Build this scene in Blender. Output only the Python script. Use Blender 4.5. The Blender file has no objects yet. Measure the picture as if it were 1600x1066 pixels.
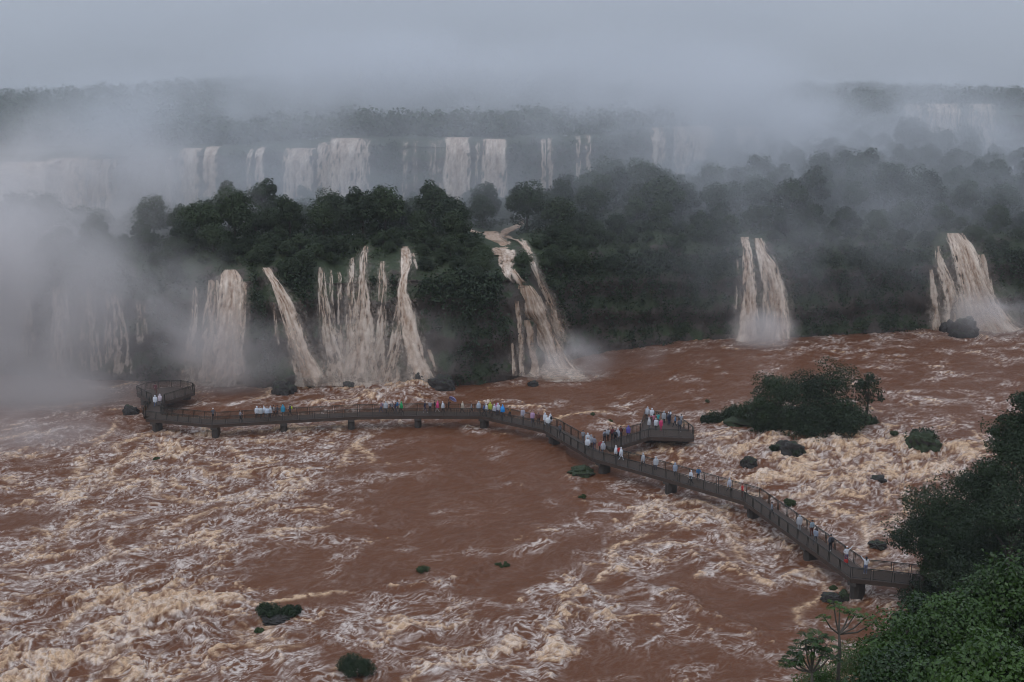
import bpy, bmesh, math, random
import numpy as np
from mathutils import Vector, Matrix
random.seed(7)
RNG = np.random.default_rng(11)
scene = bpy.context.scene
COL = scene.collection

# ------------------------------------------------------------------ camera model (used to measure the place from the photograph)
HC, FPX, CX, CY = 47.0, 1800.0, 800.0, 533.0
PITCH = math.atan((CY - 125.0) / FPX)
CP, SP = math.cos(PITCH), math.sin(PITCH)

def ray(px, py):
    u, v = px - CX, -(py - CY)
    return np.array([u, CP * FPX + SP * v, -SP * FPX + CP * v])

def PZ(px, py, z=0.0):
    d = ray(px, py)
    t = (z - HC) / d[2]
    return np.array([d[0] * t, d[1] * t, z])

def PY(px, py, Y):
    d = ray(px, py)
    t = Y / d[1]
    return np.array([d[0] * t, Y, HC + d[2] * t])

def mpp(Y):            # metres covered by one photo pixel at depth Y
    return Y / FPX

# ------------------------------------------------------------------ numpy noise
def _hash(ix, iy, iz, seed):
    h = (ix.astype(np.int64) * 374761393 + iy.astype(np.int64) * 668265263 + iz.astype(np.int64) * 2147483647 + seed * 1274126177) & 0xFFFFFFFF
    h = ((h ^ (h >> 13)) * 1274126177) & 0xFFFFFFFF
    h = ((h ^ (h >> 16)) * 2246822519) & 0xFFFFFFFF
    return (h ^ (h >> 15)) & 0xFFFF

_ang = np.arange(65536) / 65536.0 * 2 * np.pi
_GC, _GS = np.cos(_ang), np.sin(_ang)

def noise2(x, y, seed=0):
    x = np.asarray(x, float); y = np.asarray(y, float)
    ix = np.floor(x); iy = np.floor(y)
    fx = x - ix; fy = y - iy
    ux = fx * fx * fx * (fx * (fx * 6 - 15) + 10); uy = fy * fy * fy * (fy * (fy * 6 - 15) + 10)
    z0 = np.zeros_like(ix)
    def g(dx, dy):
        h = _hash(ix + dx, iy + dy, z0, seed)
        return _GC[h] * (fx - dx) + _GS[h] * (fy - dy)
    a = g(0, 0); b = g(1, 0); c = g(0, 1); d = g(1, 1)
    return ((a + (b - a) * ux) + ((c + (d - c) * ux) - (a + (b - a) * ux)) * uy) * 1.5

def fbm(x, y, oct=4, seed=0, gain=0.5, lac=2.03):
    s = 0.0; a = 1.0; tot = 0.0
    for i in range(oct):
        s = s + a * noise2(x, y, seed + i * 17); tot += a
        x = x * lac + 13.7; y = y * lac - 7.1; a *= gain
    return s / tot

def ridged(x, y, oct=4, seed=0, gain=0.5):
    s = 0.0; a = 1.0; tot = 0.0
    for i in range(oct):
        s = s + a * (1.0 - np.abs(noise2(x, y, seed + i * 17)) * 1.6); tot += a
        x = x * 2.05 + 3.1; y = y * 2.05 + 9.2; a *= gain
    return s / tot

def sstep(a, b, x):
    t = np.clip((x - a) / (b - a), 0, 1)
    return t * t * (3 - 2 * t)

# ------------------------------------------------------------------ object helpers
def link(o, parent=None):
    COL.objects.link(o)
    if parent is not None:
        o.parent = parent
    return o

def tag(o, label=None, cat=None, group=None, kind=None):
    if label: o['label'] = label
    if cat: o['category'] = cat
    if group: o['group'] = group
    if kind: o['kind'] = kind
    return o

def empty(name, loc, label=None, cat=None, group=None, rz=0.0):
    o = bpy.data.objects.new(name, None)
    o.location = loc; o.rotation_euler = (0, 0, rz); o.empty_display_size = 0.3
    link(o)
    return tag(o, label, cat, group)

def mesh_np(name, verts, faces, mats=(), smooth=False, attrs=None, fmat=None):
    """verts (N,3), faces (M,3|4) arrays -> mesh"""
    me = bpy.data.meshes.new(name)
    verts = np.asarray(verts, np.float32); faces = np.asarray(faces, np.int32)
    n, m, k = len(verts), len(faces), faces.shape[1]
    me.vertices.add(n); me.vertices.foreach_set('co', verts.ravel())
    me.loops.add(m * k); me.loops.foreach_set('vertex_index', faces.ravel())
    me.polygons.add(m); me.polygons.foreach_set('loop_start', np.arange(0, m * k, k, dtype=np.int32))
    try:
        me.polygons.foreach_set('loop_total', np.full(m, k, np.int32))
    except Exception:
        pass
    if smooth:
        me.polygons.foreach_set('use_smooth', np.ones(m, bool))
    if fmat is not None:
        me.polygons.foreach_set('material_index', np.asarray(fmat, np.int32))
    for a, arr in (attrs or {}).items():
        arr = np.asarray(arr, np.float32)
        if arr.ndim == 1:
            at = me.attributes.new(a, 'FLOAT', 'POINT'); at.data.foreach_set('value', arr)
        else:
            c = np.ones((n, 4), np.float32); c[:, :arr.shape[1]] = arr
            at = me.attributes.new(a, 'FLOAT_COLOR', 'POINT'); at.data.foreach_set('color', c.ravel())
    for mt in mats: me.materials.append(mt)
    me.update(calc_edges=True); me.validate()
    return me

def grid_faces(nr, nc):
    i = np.arange(nr - 1)[:, None] * nc + np.arange(nc - 1)[None, :]
    i = i.ravel()
    return np.stack([i, i + 1, i + nc + 1, i + nc], 1)

def obj(name, me, parent=None):
    return link(bpy.data.objects.new(name, me), parent)

class MB:
    """collects boxes, bars and tubes of one mesh"""
    def __init__(self): self.v = []; self.f = []; self.n = 0
    def add(self, v, f):
        v = np.asarray(v, float)
        self.v.append(v); self.f += [tuple(int(i) + self.n for i in q) for q in f]; self.n += len(v)
    def box(self, c, s, ax=None):
        c = np.asarray(c, float)
        ax = np.eye(3) if ax is None else np.asarray(ax, float)
        P = [c + ax[0] * sx * s[0] / 2 + ax[1] * sy * s[1] / 2 + ax[2] * sz * s[2] / 2 for sz in (-1, 1) for sy in (-1, 1) for sx in (-1, 1)]
        self.add(P, [(0, 2, 3, 1), (4, 5, 7, 6), (0, 1, 5, 4), (2, 6, 7, 3), (0, 4, 6, 2), (1, 3, 7, 5)])
    def bar(self, a, b, w, h, up=(0, 0, 1)):
        a = np.asarray(a, float); b = np.asarray(b, float); d = b - a; L = np.linalg.norm(d)
        if L < 1e-6: return
        d /= L; up = np.asarray(up, float)
        s = np.cross(d, up); s /= max(np.linalg.norm(s), 1e-9); u = np.cross(s, d)
        self.box((a + b) / 2, (L, w, h), (d, s, u))
    def tube(self, pts, rad, n=6, cap=True):
        pts = np.asarray(pts, float); rad = np.broadcast_to(np.asarray(rad, float), (len(pts),))
        V = []; F = []
        ref = np.array([0.31, 0.87, 0.17])
        for i, p in enumerate(pts):
            d = pts[min(i + 1, len(pts) - 1)] - pts[max(i - 1, 0)]
            d = d / max(np.linalg.norm(d), 1e-9)
            s = np.cross(d, ref); s /= max(np.linalg.norm(s), 1e-9); u = np.cross(s, d)
            for k in range(n):
                a = 2 * math.pi * k / n
                V.append(p + (s * math.cos(a) + u * math.sin(a)) * rad[i])
        for i in range(len(pts) - 1):
            for k in range(n):
                F.append((i * n + k, i * n + (k + 1) % n, (i + 1) * n + (k + 1) % n, (i + 1) * n + k))
        if cap:
            F.append(tuple(range(n - 1, -1, -1))); F.append(tuple((len(pts) - 1) * n + k for k in range(n)))
        self.add(V, F)
    def mesh(self, name, mat, smooth=False):
        me = bpy.data.meshes.new(name)
        me.from_pydata([tuple(p) for p in np.concatenate(self.v)], [], self.f)
        me.materials.append(mat)
        if smooth: me.polygons.foreach_set('use_smooth', np.ones(len(me.polygons), bool))
        me.update(); return me
    def build(self, name, mat, parent=None, smooth=False):
        return obj(name, self.mesh(name, mat, smooth), parent)

# ------------------------------------------------------------------ materials
def new_mat(name):
    m = bpy.data.materials.new(name); m.use_nodes = True
    nt = m.node_tree
    for n in list(nt.nodes): nt.nodes.remove(n)
    out = nt.nodes.new('ShaderNodeOutputMaterial')
    return m, nt, out

def N(nt, t, **kw):
    n = nt.nodes.new(t)
    for k, v in kw.items():
        if k.startswith('i_'):
            n.inputs[k[2:].replace('_', ' ')].default_value = v
        else:
            setattr(n, k, v)
    return n

def L(nt, a, b): nt.links.new(a, b)

def math_node(nt, op, a, b=None, c=None, clamp=False):
    n = nt.nodes.new('ShaderNodeMath'); n.operation = op; n.use_clamp = clamp
    for i, v in enumerate((a, b, c)):
        if v is None: continue
        if isinstance(v, (int, float)): n.inputs[i].default_value = v
        else: L(nt, v, n.inputs[i])
    return n.outputs[0]

def mixc(nt, fac, a, b, blend='MIX'):
    n = nt.nodes.new('ShaderNodeMix'); n.data_type = 'RGBA'; n.blend_type = blend
    for s, v in ((n.inputs[0], fac), (n.inputs[6], a), (n.inputs[7], b)):
        if hasattr(v, 'node'): L(nt, v, s)
        elif isinstance(v, (int, float)): s.default_value = v
        else: s.default_value = (*v, 1) if len(v) == 3 else v
    return n.outputs[2]

def noise_node(nt, scale, detail=4.0, rough=0.55, coord=None, dist=0.0):
    n = nt.nodes.new('ShaderNodeTexNoise')
    n.inputs['Scale'].default_value = scale; n.inputs['Detail'].default_value = detail
    n.inputs['Roughness'].default_value = rough; n.inputs['Distortion'].default_value = dist
    if coord is not None: L(nt, coord, n.inputs['Vector'])
    return n

def geo_pos(nt): return nt.nodes.new('ShaderNodeNewGeometry').outputs['Position']

def ramp(nt, src, lo, hi):
    n = nt.nodes.new('ShaderNodeMapRange'); n.interpolation_type = 'SMOOTHSTEP'
    L(nt, src, n.inputs[0]); n.inputs[1].default_value = lo; n.inputs[2].default_value = hi
    return n.outputs[0]

def plain(name, col, rough=0.7, var=0.25, scale=6.0, metal=0.0, spec=0.5, objcoord=True):
    m, nt, out = new_mat(name)
    b = N(nt, 'ShaderNodeBsdfPrincipled')
    tc = nt.nodes.new('ShaderNodeTexCoord')
    nz = noise_node(nt, scale, 5, 0.6, tc.outputs['Object'] if objcoord else geo_pos(nt))
    c = mixc(nt, nz.outputs['Fac'], tuple(x * (1 - var) for x in col), tuple(min(1, x * (1 + var)) for x in col))
    L(nt, c, b.inputs['Base Color'])
    b.inputs['Roughness'].default_value = rough; b.inputs['Metallic'].default_value = metal
    b.inputs['Specular IOR Level'].default_value = spec
    L(nt, b.outputs[0], out.inputs[0])
    return m

def mat_foliage(name, dark, light, rough=0.55, transl=0.25, moss=None):
    m, nt, out = new_mat(name)
    at = N(nt, 'ShaderNodeAttribute', attribute_name='tint')
    oi = nt.nodes.new('ShaderNodeObjectInfo')
    f = math_node(nt, 'MULTIPLY_ADD', oi.outputs['Random'], 0.75, math_node(nt, 'MULTIPLY_ADD', at.outputs['Fac'], 0.7, -0.12), clamp=True)
    c = mixc(nt, f, dark, light)
    b = N(nt, 'ShaderNodeBsdfPrincipled'); L(nt, c, b.inputs['Base Color'])
    b.inputs['Roughness'].default_value = rough; b.inputs['Specular IOR Level'].default_value = 0.35
    t = N(nt, 'ShaderNodeBsdfTranslucent'); L(nt, c, t.inputs['Color'])
    mx = N(nt, 'ShaderNodeMixShader'); mx.inputs[0].default_value = transl
    L(nt, b.outputs[0], mx.inputs[1]); L(nt, t.outputs[0], mx.inputs[2]); L(nt, mx.outputs[0], out.inputs[0])
    return m

M = {}
M['leaf_far'] = mat_foliage('forest leaves', (0.016, 0.029, 0.013), (0.050, 0.074, 0.030), 0.7, 0.2)
M['leaf_dark'] = mat_foliage('dark leaves', (0.010, 0.022, 0.009), (0.034, 0.058, 0.022), 0.6, 0.2)
M['leaf_near'] = mat_foliage('glossy leaves', (0.014, 0.034, 0.010), (0.075, 0.140, 0.030), 0.30, 0.28)
M['leaf_grass'] = mat_foliage('river grass', (0.030, 0.050, 0.018), (0.075, 0.105, 0.040), 0.7, 0.2)
M['bark'] = plain('bark', (0.055, 0.045, 0.036), 0.9, 0.4, 9.0)
M['bark_pale'] = plain('pale bark', (0.10, 0.085, 0.068), 0.9, 0.3, 12.0)
M['steel'] = plain('painted steel', (0.020, 0.021, 0.017), 0.5, 0.3, 8.0)
M['girder'] = plain('weathered girder', (0.060, 0.040, 0.030), 0.8, 0.4, 2.0)
M['deck'] = plain('deck grating', (0.065, 0.044, 0.033), 0.75, 0.3, 5.0)
M['concrete'] = plain('wet concrete', (0.060, 0.052, 0.046), 0.6, 0.4, 1.5)

def mat_rock(name, base=(0.040, 0.036, 0.033), moss=(0.028, 0.042, 0.014), mossy=0.5, scale=0.5):
    m, nt, out = new_mat(name)
    pos = geo_pos(nt)
    n1 = noise_node(nt, scale, 8, 0.65, pos); n2 = noise_node(nt, scale * 6, 6, 0.6, pos); n3 = noise_node(nt, scale * 0.35, 4, 0.6, pos)
    c = mixc(nt, n2.outputs['Fac'], tuple(x * 0.55 for x in base), tuple(x * 1.5 for x in base))
    geo = nt.nodes.new('ShaderNodeNewGeometry')
    sep = nt.nodes.new('ShaderNodeSeparateXYZ'); L(nt, geo.outputs['Normal'], sep.inputs[0])
    f = math_node(nt, 'ADD', math_node(nt, 'MULTIPLY', sep.outputs[2], 0.35), n1.outputs['Fac'])
    f = math_node(nt, 'ADD', f, math_node(nt, 'MULTIPLY', n3.outputs['Fac'], 0.5))
    mk = ramp(nt, f, 1.15 - mossy * 0.6, 1.3 - mossy * 0.6)
    mc = mixc(nt, n2.outputs['Fac'], tuple(x * 0.5 for x in moss), tuple(x * 1.6 for x in moss))
    c = mixc(nt, mk, c, mc)
    b = N(nt, 'ShaderNodeBsdfPrincipled'); L(nt, c, b.inputs['Base Color']); b.inputs['Roughness'].default_value = 0.7
    bp = N(nt, 'ShaderNodeBump'); bp.inputs['Strength'].default_value = 0.8; bp.inputs['Distance'].default_value = 0.25
    L(nt, n2.outputs['Fac'], bp.inputs['Height']); L(nt, bp.outputs[0], b.inputs['Normal'])
    L(nt, b.outputs[0], out.inputs[0])
    return m
M['rock'] = mat_rock('basalt cliff', (0.062, 0.048, 0.039), mossy=0.52, scale=0.35)
M['boulder'] = mat_rock('wet basalt', mossy=0.25, scale=1.2)
M['boulder_moss'] = mat_rock('mossy basalt', mossy=0.9, scale=1.2)
M['soil'] = mat_rock('forest floor', (0.035, 0.030, 0.022), (0.022, 0.034, 0.012), 0.8, 0.4)

# ------------------------------------------------------------------ world, sun, camera, render settings
SUN_EL, SUN_AZ = math.radians(52), math.radians(205)
w = bpy.data.worlds.new('World'); scene.world = w; w.use_nodes = True
nt = w.node_tree
for n in list(nt.nodes): nt.nodes.remove(n)
sky = nt.nodes.new('ShaderNodeTexSky'); sky.sky_type = 'NISHITA'; sky.sun_disc = False
sky.sun_elevation = SUN_EL; sky.sun_rotation = SUN_AZ
sky.air_density = 1.0; sky.dust_density = 1.5; sky.ozone_density = 1.0; sky.altitude = 200
hs = nt.nodes.new('ShaderNodeHueSaturation'); hs.inputs['Saturation'].default_value = 0.45
L(nt, sky.outputs[0], hs.inputs['Color'])
bg = nt.nodes.new('ShaderNodeBackground'); bg.inputs['Strength'].default_value = 0.145
ovc = nt.nodes.new('ShaderNodeMix'); ovc.data_type = 'RGBA'      # cloud deck thinning the blue of the sky
cl_tc = nt.nodes.new('ShaderNodeTexCoord'); cl_n = nt.nodes.new('ShaderNodeTexNoise'); cl_n.inputs['Scale'].default_value = 2.2; cl_n.inputs['Detail'].default_value = 3
L(nt, cl_tc.outputs['Generated'], cl_n.inputs['Vector'])
cl_c = nt.nodes.new('ShaderNodeMix'); cl_c.data_type = 'RGBA'; L(nt, cl_n.outputs['Fac'], cl_c.inputs[0])
cl_c.inputs[6].default_value = (3.0, 3.45, 4.3, 1); cl_c.inputs[7].default_value = (4.3, 4.8, 5.7, 1)
cie_s = nt.nodes.new('ShaderNodeSeparateXYZ'); L(nt, cl_tc.outputs['Generated'], cie_s.inputs[0])
cie = nt.nodes.new('ShaderNodeMapRange'); L(nt, cie_s.outputs[2], cie.inputs[0]); cie.inputs[1].default_value = 0.0; cie.inputs[2].default_value = 0.9; cie.inputs[3].default_value = 0.66; cie.inputs[4].default_value = 1.5   # an overcast sky is brightest overhead
cie_m = nt.nodes.new('ShaderNodeVectorMath'); cie_m.operation = 'SCALE'; L(nt, cl_c.outputs[2], cie_m.inputs[0]); L(nt, cie.outputs[0], cie_m.inputs['Scale'])
ovc.inputs[0].default_value = 0.85; L(nt, hs.outputs[0], ovc.inputs[6]); L(nt, cie_m.outputs[0], ovc.inputs[7])
L(nt, ovc.outputs[2], bg.inputs[0])
wo = nt.nodes.new('ShaderNodeOutputWorld'); L(nt, bg.outputs[0], wo.inputs[0])

sl = bpy.data.lights.new('sun', 'SUN'); sl.energy = 0.5; sl.angle = math.radians(40); sl.color = (1.0, 0.96, 0.92)
so = bpy.data.objects.new('sun', sl); COL.objects.link(so)
sd = Vector((math.sin(SUN_AZ) * math.cos(SUN_EL), math.cos(SUN_AZ) * math.cos(SUN_EL), math.sin(SUN_EL)))
so.rotation_euler = sd.to_track_quat('Z', 'Y').to_euler(); so.location = (0, 0, 120)

cd = bpy.data.cameras.new('camera'); cam = bpy.data.objects.new('camera', cd); COL.objects.link(cam)
cam.location = (0, 0, HC); cam.rotation_euler = (math.pi / 2 - PITCH, 0, 0)
cd.sensor_width = 36.0; cd.lens = 36.0 * FPX / 1600.0; cd.clip_start = 0.5; cd.clip_end = 6000
scene.camera = cam
scene.view_settings.view_transform = 'Standard'; scene.view_settings.look = 'None'
scene.view_settings.gamma = 1.0; scene.view_settings.exposure = 0.0
scene.render.engine = 'CYCLES'
cy = scene.cycles
cy.use_denoising = True
try: cy.denoiser = 'OPENIMAGEDENOISE'; cy.denoising_input_passes = 'RGB_ALBEDO_NORMAL'; cy.denoising_prefilter = 'ACCURATE'
except Exception: pass
cy.max_bounces = 8; cy.diffuse_bounces = 2; cy.glossy_bounces = 2; cy.transmission_bounces = 2
cy.volume_bounces = 3; cy.transparent_max_bounces = 16
cy.use_adaptive_sampling = True; cy.adaptive_threshold = 0.03
cy.volume_step_rate = 1.4; cy.volume_max_steps = 64
cy.filter_width = 1.0
cy.caustics_reflective = False; cy.caustics_refractive = False
# ================================================================== TERRAIN: lower cliff, terrace, upper cliff, plateau
_basepx = [(-420, 560), (-200, 575), (0, 590), (280, 600), (430, 605), (520, 600), (640, 600), (700, 602), (800, 592), (870, 572), (950, 550),
           (1140, 542), (1240, 540), (1450, 527), (1600, 525), (1800, 522), (2100, 515)]
_bp = np.array([PZ(x, y, 0.0) for x, y in _basepx])
def baseY(X): return np.interp(X, _bp[:, 0], _bp[:, 1])

# upper line of falls: (photo x, depth)
_u = np.array([(-500, 215), (0, 232), (180, 245), (260, 262), (420, 268), (520, 268), (700, 262), (800, 266), (900, 285), (1010, 305), (1130, 318), (1250, 350), (1450, 450), (1650, 470), (2100, 470)], float)
_uX = (_u[:, 0] - CX) * _u[:, 1] / FPX * 0.985
def upperY(X): return np.interp(X, _uX, _u[:, 1])

_rL = np.array([-3, -1, 0, 0.8, 1.6, 2.6, 3.8, 5.5, 8.5, 13, 19, 26])
_zL = np.array([-6, -2, 0, 3.0, 8.0, 13, 15.6, 17.2, 18.6, 19.6, 20.4, 20.8])

def gully(X, Y):       # the bed of the centre stream
    d = np.abs(X - (-2.0 + 0.06 * (Y - 190)))
    return np.exp(-(d / 3.6) ** 2)

def terrace(X, Y):
    z = 20.8 + 0.9 * fbm(X / 22, Y / 22, 3, 5)
    z = z + 7.5 * np.exp(-(((X - 92) / 34) ** 2 + ((Y - 292) / 26) ** 2)) + 3.0 * np.exp(-(((X - 18) / 17) ** 2 + ((Y - 236) / 16) ** 2))
    z = z - 2.0 * np.exp(-(((X + 75) / 30) ** 2))
    z = z - 2.2 * sstep(120, 150, X)
    return z

def plateau(X, Y):
    far = sstep(300, 760, Y)
    z = 33.9 + 1.3 * fbm(X / 16, Y / 40, 3, 9) - 2.2 * (1 - sstep(-85, -30, X))
    hill = 11.0 * np.exp(-(((X + 130) / 110) ** 2)) + 8.5 * np.exp(-(((X - 10) / 60) ** 2)) + 3.5 * np.exp(-(((X - 180) / 90) ** 2))
    return z + far * (hill + 1.2)

def lip_off(X):        # headlands and bays of the lower cliff
    return 1.7 * fbm(X / 9.0, X * 0 + 0.7, 3, 12) + 3.2 * np.exp(-((X + 5.2) / 4.2) ** 2) + 1.5 * np.exp(-((X + 35) / 5) ** 2) - 1.0

def ground(X, Y):
    s = Y - baseY(X) + lip_off(X)
    z1 = np.interp(s, _rL, _zL) * (1 + 0.13 * fbm(X / 7.5, X * 0 + 3.3, 2, 15) * sstep(1, 8, s))
    zt = terrace(X, Y) - 3.4 * sstep(28, 62, s) * (1 - sstep(15, 55, X))
    k = sstep(12, 26, s)
    z = z1 * (1 - k) + np.maximum(zt, z1 * 0 + 14) * k
    z = z - 2.0 * gully(X, Y) * sstep(2.5, 9, s) * (1 - sstep(30, 45, s))
    s2 = Y - upperY(X)
    r2 = np.interp(s2, [0, 0.8, 1.8, 2.8, 4.5, 8], [0, 0.34, 0.68, 0.88, 0.97, 1.0])
    zp = plateau(X, Y)
    return z + np.maximum(zp - z, 0) * r2

def march(px, py, off=0.0, y0=120.0, y1=420.0, step=0.12):
    """the spot on the terrain seen at this place of the photograph, brought off metres forward"""
    d = ray(px, py); Y = np.arange(y0, y1, step); t = Y / d[1]
    X = d[0] * t; Z = HC + d[2] * t
    hit = np.nonzero(Z < ground(X, Y + off))[0]
    if len(hit) == 0: return PY(px, py, y1)
    i = hit[0]
    return np.array([X[i], Y[i], Z[i]])

def sheet(name, xs, Sfun, disp, mat, label, cat=None, kind='structure'):
    nr = None
    rows = Sfun(xs)                       # (nr, nc) Y values
    nr, nc = rows.shape
    X = np.broadcast_to(xs, rows.shape)
    Z = ground(X, rows)
    P = np.stack([X, rows, Z], -1)
    P = disp(P)
    me = mesh_np(name, P.reshape(-1, 3), grid_faces(nr, nc)[:, ::-1][:, ::-1], [mat], smooth=True)
    o = obj(name, me); tag(o, label, cat, kind=kind)
    return o

def cliff_disp(P):
    X, Y, Z = P[..., 0], P[..., 1], P[..., 2]
    gz = np.gradient(Z, axis=0) / np.maximum(np.gradient(Y, axis=0), 1e-3)
    steep = sstep(0.5, 1.6, np.abs(gz))
    d = 1.5 * fbm(X / 7, Z / 9, 3, 21) + 0.9 * (ridged(X / 2.6, Z / 11, 3, 31) - 0.6) + 0.5 * fbm(X / 1.3, Z / 1.1, 3, 41)
    led = 0.7 * np.sin(Z * 1.1 + 2.0 * fbm(X / 15, Z / 15, 2, 51))
    Q = P.copy()
    Q[..., 1] = Y - steep * (d + led) * np.clip(1.0, 0, 1)
    Q[..., 2] = Z + (1 - steep) * 0.5 * fbm(X / 2.5, Y / 2.5, 3, 61)
    return Q

xs = np.arange(-150, 175, 0.45)
def rows_lower(xs):
    s = np.concatenate([np.linspace(-7, 4.8, 120), np.linspace(4.9, 26, 60)])
    return baseY(xs)[None, :] + s[:, None]
sheet('cliff', xs, rows_lower, cliff_disp, M['rock'], 'dark mossy basalt cliff the lower falls pour over', 'cliff', None)

def rows_terrace(xs):
    a = baseY(xs) + 26; b = upperY(xs) - 0.4
    b = np.maximum(b, a + 2)
    t = np.linspace(0, 1, 70)[:, None]
    return a[None, :] + (b - a)[None, :] * t
sheet('ground', np.arange(-150, 300, 1.5), rows_terrace, lambda P: P, M['soil'], 'forested terrace between the two lines of falls', None)

def rows_upper(xs):
    s = np.concatenate([np.linspace(-0.5, 3.2, 60), np.linspace(3.3, 9, 14)])
    return np.maximum(upperY(xs), baseY(xs) + 28)[None, :] + s[:, None]
sheet('upper_cliff', np.arange(-150, 300, 0.7), rows_upper, cliff_disp, M['rock'], 'dark upper cliff behind the forest under drifting mist', 'cliff', None)

def rows_plateau(xs):
    a = upperY(xs) + 8.9
    t = (np.linspace(0, 1, 70) ** 1.6)[:, None]
    return a[None, :] + (900 - a)[None, :] * t
sheet('hills', np.linspace(-520, 560, 160), rows_plateau, lambda P: P, M['soil'], 'far forested plateau fading into the mist', None)

# the near bank the camera's hill runs down to
_edge = np.array([(-160, 4), (-60, 22), (-20, 38), (8, 56), (22, 71), (33, 86), (40, 98), (60, 112), (90, 122), (160, 135)], float)
def bank(X, Y):
    d = np.interp(X, _edge[:, 0], _edge[:, 1]) - Y
    d = d * 0.8 + 1.2 * fbm(X / 9, Y / 9, 3, 71)
    z = np.where(d < 0, d * 0.5, d * 0.42)
    return np.clip(z, -3, 43.5)
gx = np.arange(-160, 161, 1.6); gy = np.arange(-60, 140, 1.6)
GX, GY = np.meshgrid(gx, gy)
me = mesh_np('terrain', np.stack([GX, GY, bank(GX, GY)], -1).reshape(-1, 3), grid_faces(len(gy), len(gx)), [M['soil']], smooth=True)
tag(obj('terrain', me), 'near river bank under the foreground trees', None, kind='structure')

# ================================================================== WATER
# foam amounts, read off the photograph: (x, y, rx, ry, amount)
FOAM = [(450, 606, 40, 8, .5), (530, 606, 50, 7, .5), (600, 604, 50, 7, .5), (680, 606, 40, 7, .5), (340, 604, 60, 7, .5), (1232, 720, 34, 9, .4), (430, 972, 56, 11, .45), (557, 1060, 56, 12, .35), (908, 747, 36, 7, .4), (1170, 733, 24, 6, .4), (1371, 759, 24, 5, .4), (663, 899, 26, 5, .4), (1442, 712, 40, 10, .4), (1371, 860, 30, 6, .4), (1235, 700, 150, 12, .3), (1310, 942, 40, 8, .5), (1040, 762, 26, 7, .4), (935, 730, 24, 6, .3), (1168, 800, 26, 7, .4), (1254, 862, 26, 8, .4), (1333, 932, 30, 8, .4),
        (150, 960, 280, 120, .40), (260, 950, 110, 62, .42), (440, 765, 130, 70, .30), (230, 760, 220, 80, .24), (90, 700, 180, 50, .22), (40, 1050, 190, 60, .40),
        (690, 770, 120, 95, -.75), (770, 870, 100, 60, -.42), (480, 912, 78, 44, -.60), (640, 925, 120, 55, .26), (660, 985, 100, 40, .14), (885, 965, 62, 62, .50),
        (790, 1012, 60, 28, .42), (1010, 1040, 130, 40, -.42), (1200, 945, 110, 42, -.65), (1060, 905, 50, 20, -.25), (1110, 880, 130, 45, .16), (1030, 790, 120, 40, .26),
        (900, 700, 70, 40, -.5), (830, 720, 100, 55, -.6), (1350, 735, 190, 48, .62), (1240, 730, 200, 60, .26), (1250, 805, 130, 50, .26), (1120, 700, 60, 30, .18),
        (1430, 715, 80, 30, .35), (1000, 585, 220, 45, -.35), (880, 615, 120, 30, -.3), (1480, 600, 260, 60, -.10), (460, 690, 240, 28, .12), (1375, 945, 60, 25, .35),
        (560, 1000, 120, 60, .12), (745, 700, 120, 60, -.4), (960, 820, 60, 40, -.1), (620, 617, 46, 12, .5), (800, 634, 60, 8, .5), (520, 630, 60, 8, .35), (900, 660, 40, 16, .3),
        (270, 690, 30, 22, .4), (970, 655, 60, 14, .2), (340, 648, 70, 12, -.3), (330, 620, 90, 10, -.2), (560, 650, 40, 10, .2),
        (333, 674, 26, 9, .55), (443, 666, 26, 7, .4), (655, 662, 40, 9, .35), (765, 672, 44, 12, .5), (862, 690, 30, 10, .4), (870, 585, 70, 16, .5), (1190, 545, 60, 10, .5), (1530, 535, 90, 10, .5)]
LINES = [([(945, 862), (985, 905), (1030, 932), (1085, 945), (1130, 962), (1180, 992), (1260, 988)], 9, .8), ([(868, 1066), (858, 1010), (880, 960), (915, 925)], 11, .8),
         ([(960, 1000), (948, 945), (915, 930)], 7, .6), ([(608, 915), (690, 908), (760, 886)], 7, .75), ([(1050, 800), (1060, 830), (1110, 838), (1150, 834)], 7, .75),
         ([(1085, 868), (1150, 897), (1205, 908), (1270, 890)], 8, .7), ([(620, 960), (665, 1000), (690, 985)], 8, .6), ([(890, 745), (905, 780), (965, 792), (1040, 805)], 7, .6),
         ([(880, 700), (893, 725)], 4, .5), ([(380, 740), (430, 735), (470, 770), (400, 790)], 9, .6), ([(20, 790), (80, 770), (120, 780)], 8, .6), ([(140, 745), (190, 760), (240, 780)], 8, .5),
         ([(230, 700), (265, 690), (260, 720)], 8, .6), ([(0, 960), (90, 950), (170, 920)], 9, .5), ([(190, 930), (240, 960), (330, 930), (380, 950)], 14, .6), ([(310, 960), (320, 1010), (350, 1040)], 11, .6),
         ([(560, 770), (590, 800), (560, 850), (540, 880)], 5, .4), ([(740, 1020), (790, 1015), (850, 990)], 9, .7), ([(1300, 705), (1400, 700), (1500, 715)], 10, .6), ([(1230, 730), (1320, 770), (1400, 790)], 10, .5),
         ([(1000, 690), (1060, 705), (1110, 700)], 6, .4), ([(330, 680), (420, 672), (520, 668)], 5, .4), ([(590, 655), (650, 668), (720, 662)], 5, .5), ([(735, 668), (770, 680), (810, 676)], 6, .7), ([(835, 680), (862, 700), (890, 702)], 6, .7),
         ([(575, 622), (605, 606), (640, 604), (660, 612)], 5, .9), ([(470, 634), (520, 630), (560, 624)], 4, .8), ([(750, 630), (800, 628), (835, 640)], 5, .9), ([(850, 648), (900, 655), (960, 668)], 5, .7),
         ([(1170, 700), (1230, 690), (1290, 692)], 6, .4), ([(560, 700), (640, 690), (700, 676)], 4, .3), ([(1000, 985), (1060, 1010), (1100, 1050)], 6, .35), ([(560, 1050), (640, 1040), (720, 1060)], 6, .5), ([(440, 990), (520, 1010), (560, 980)], 7, .5)]

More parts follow.
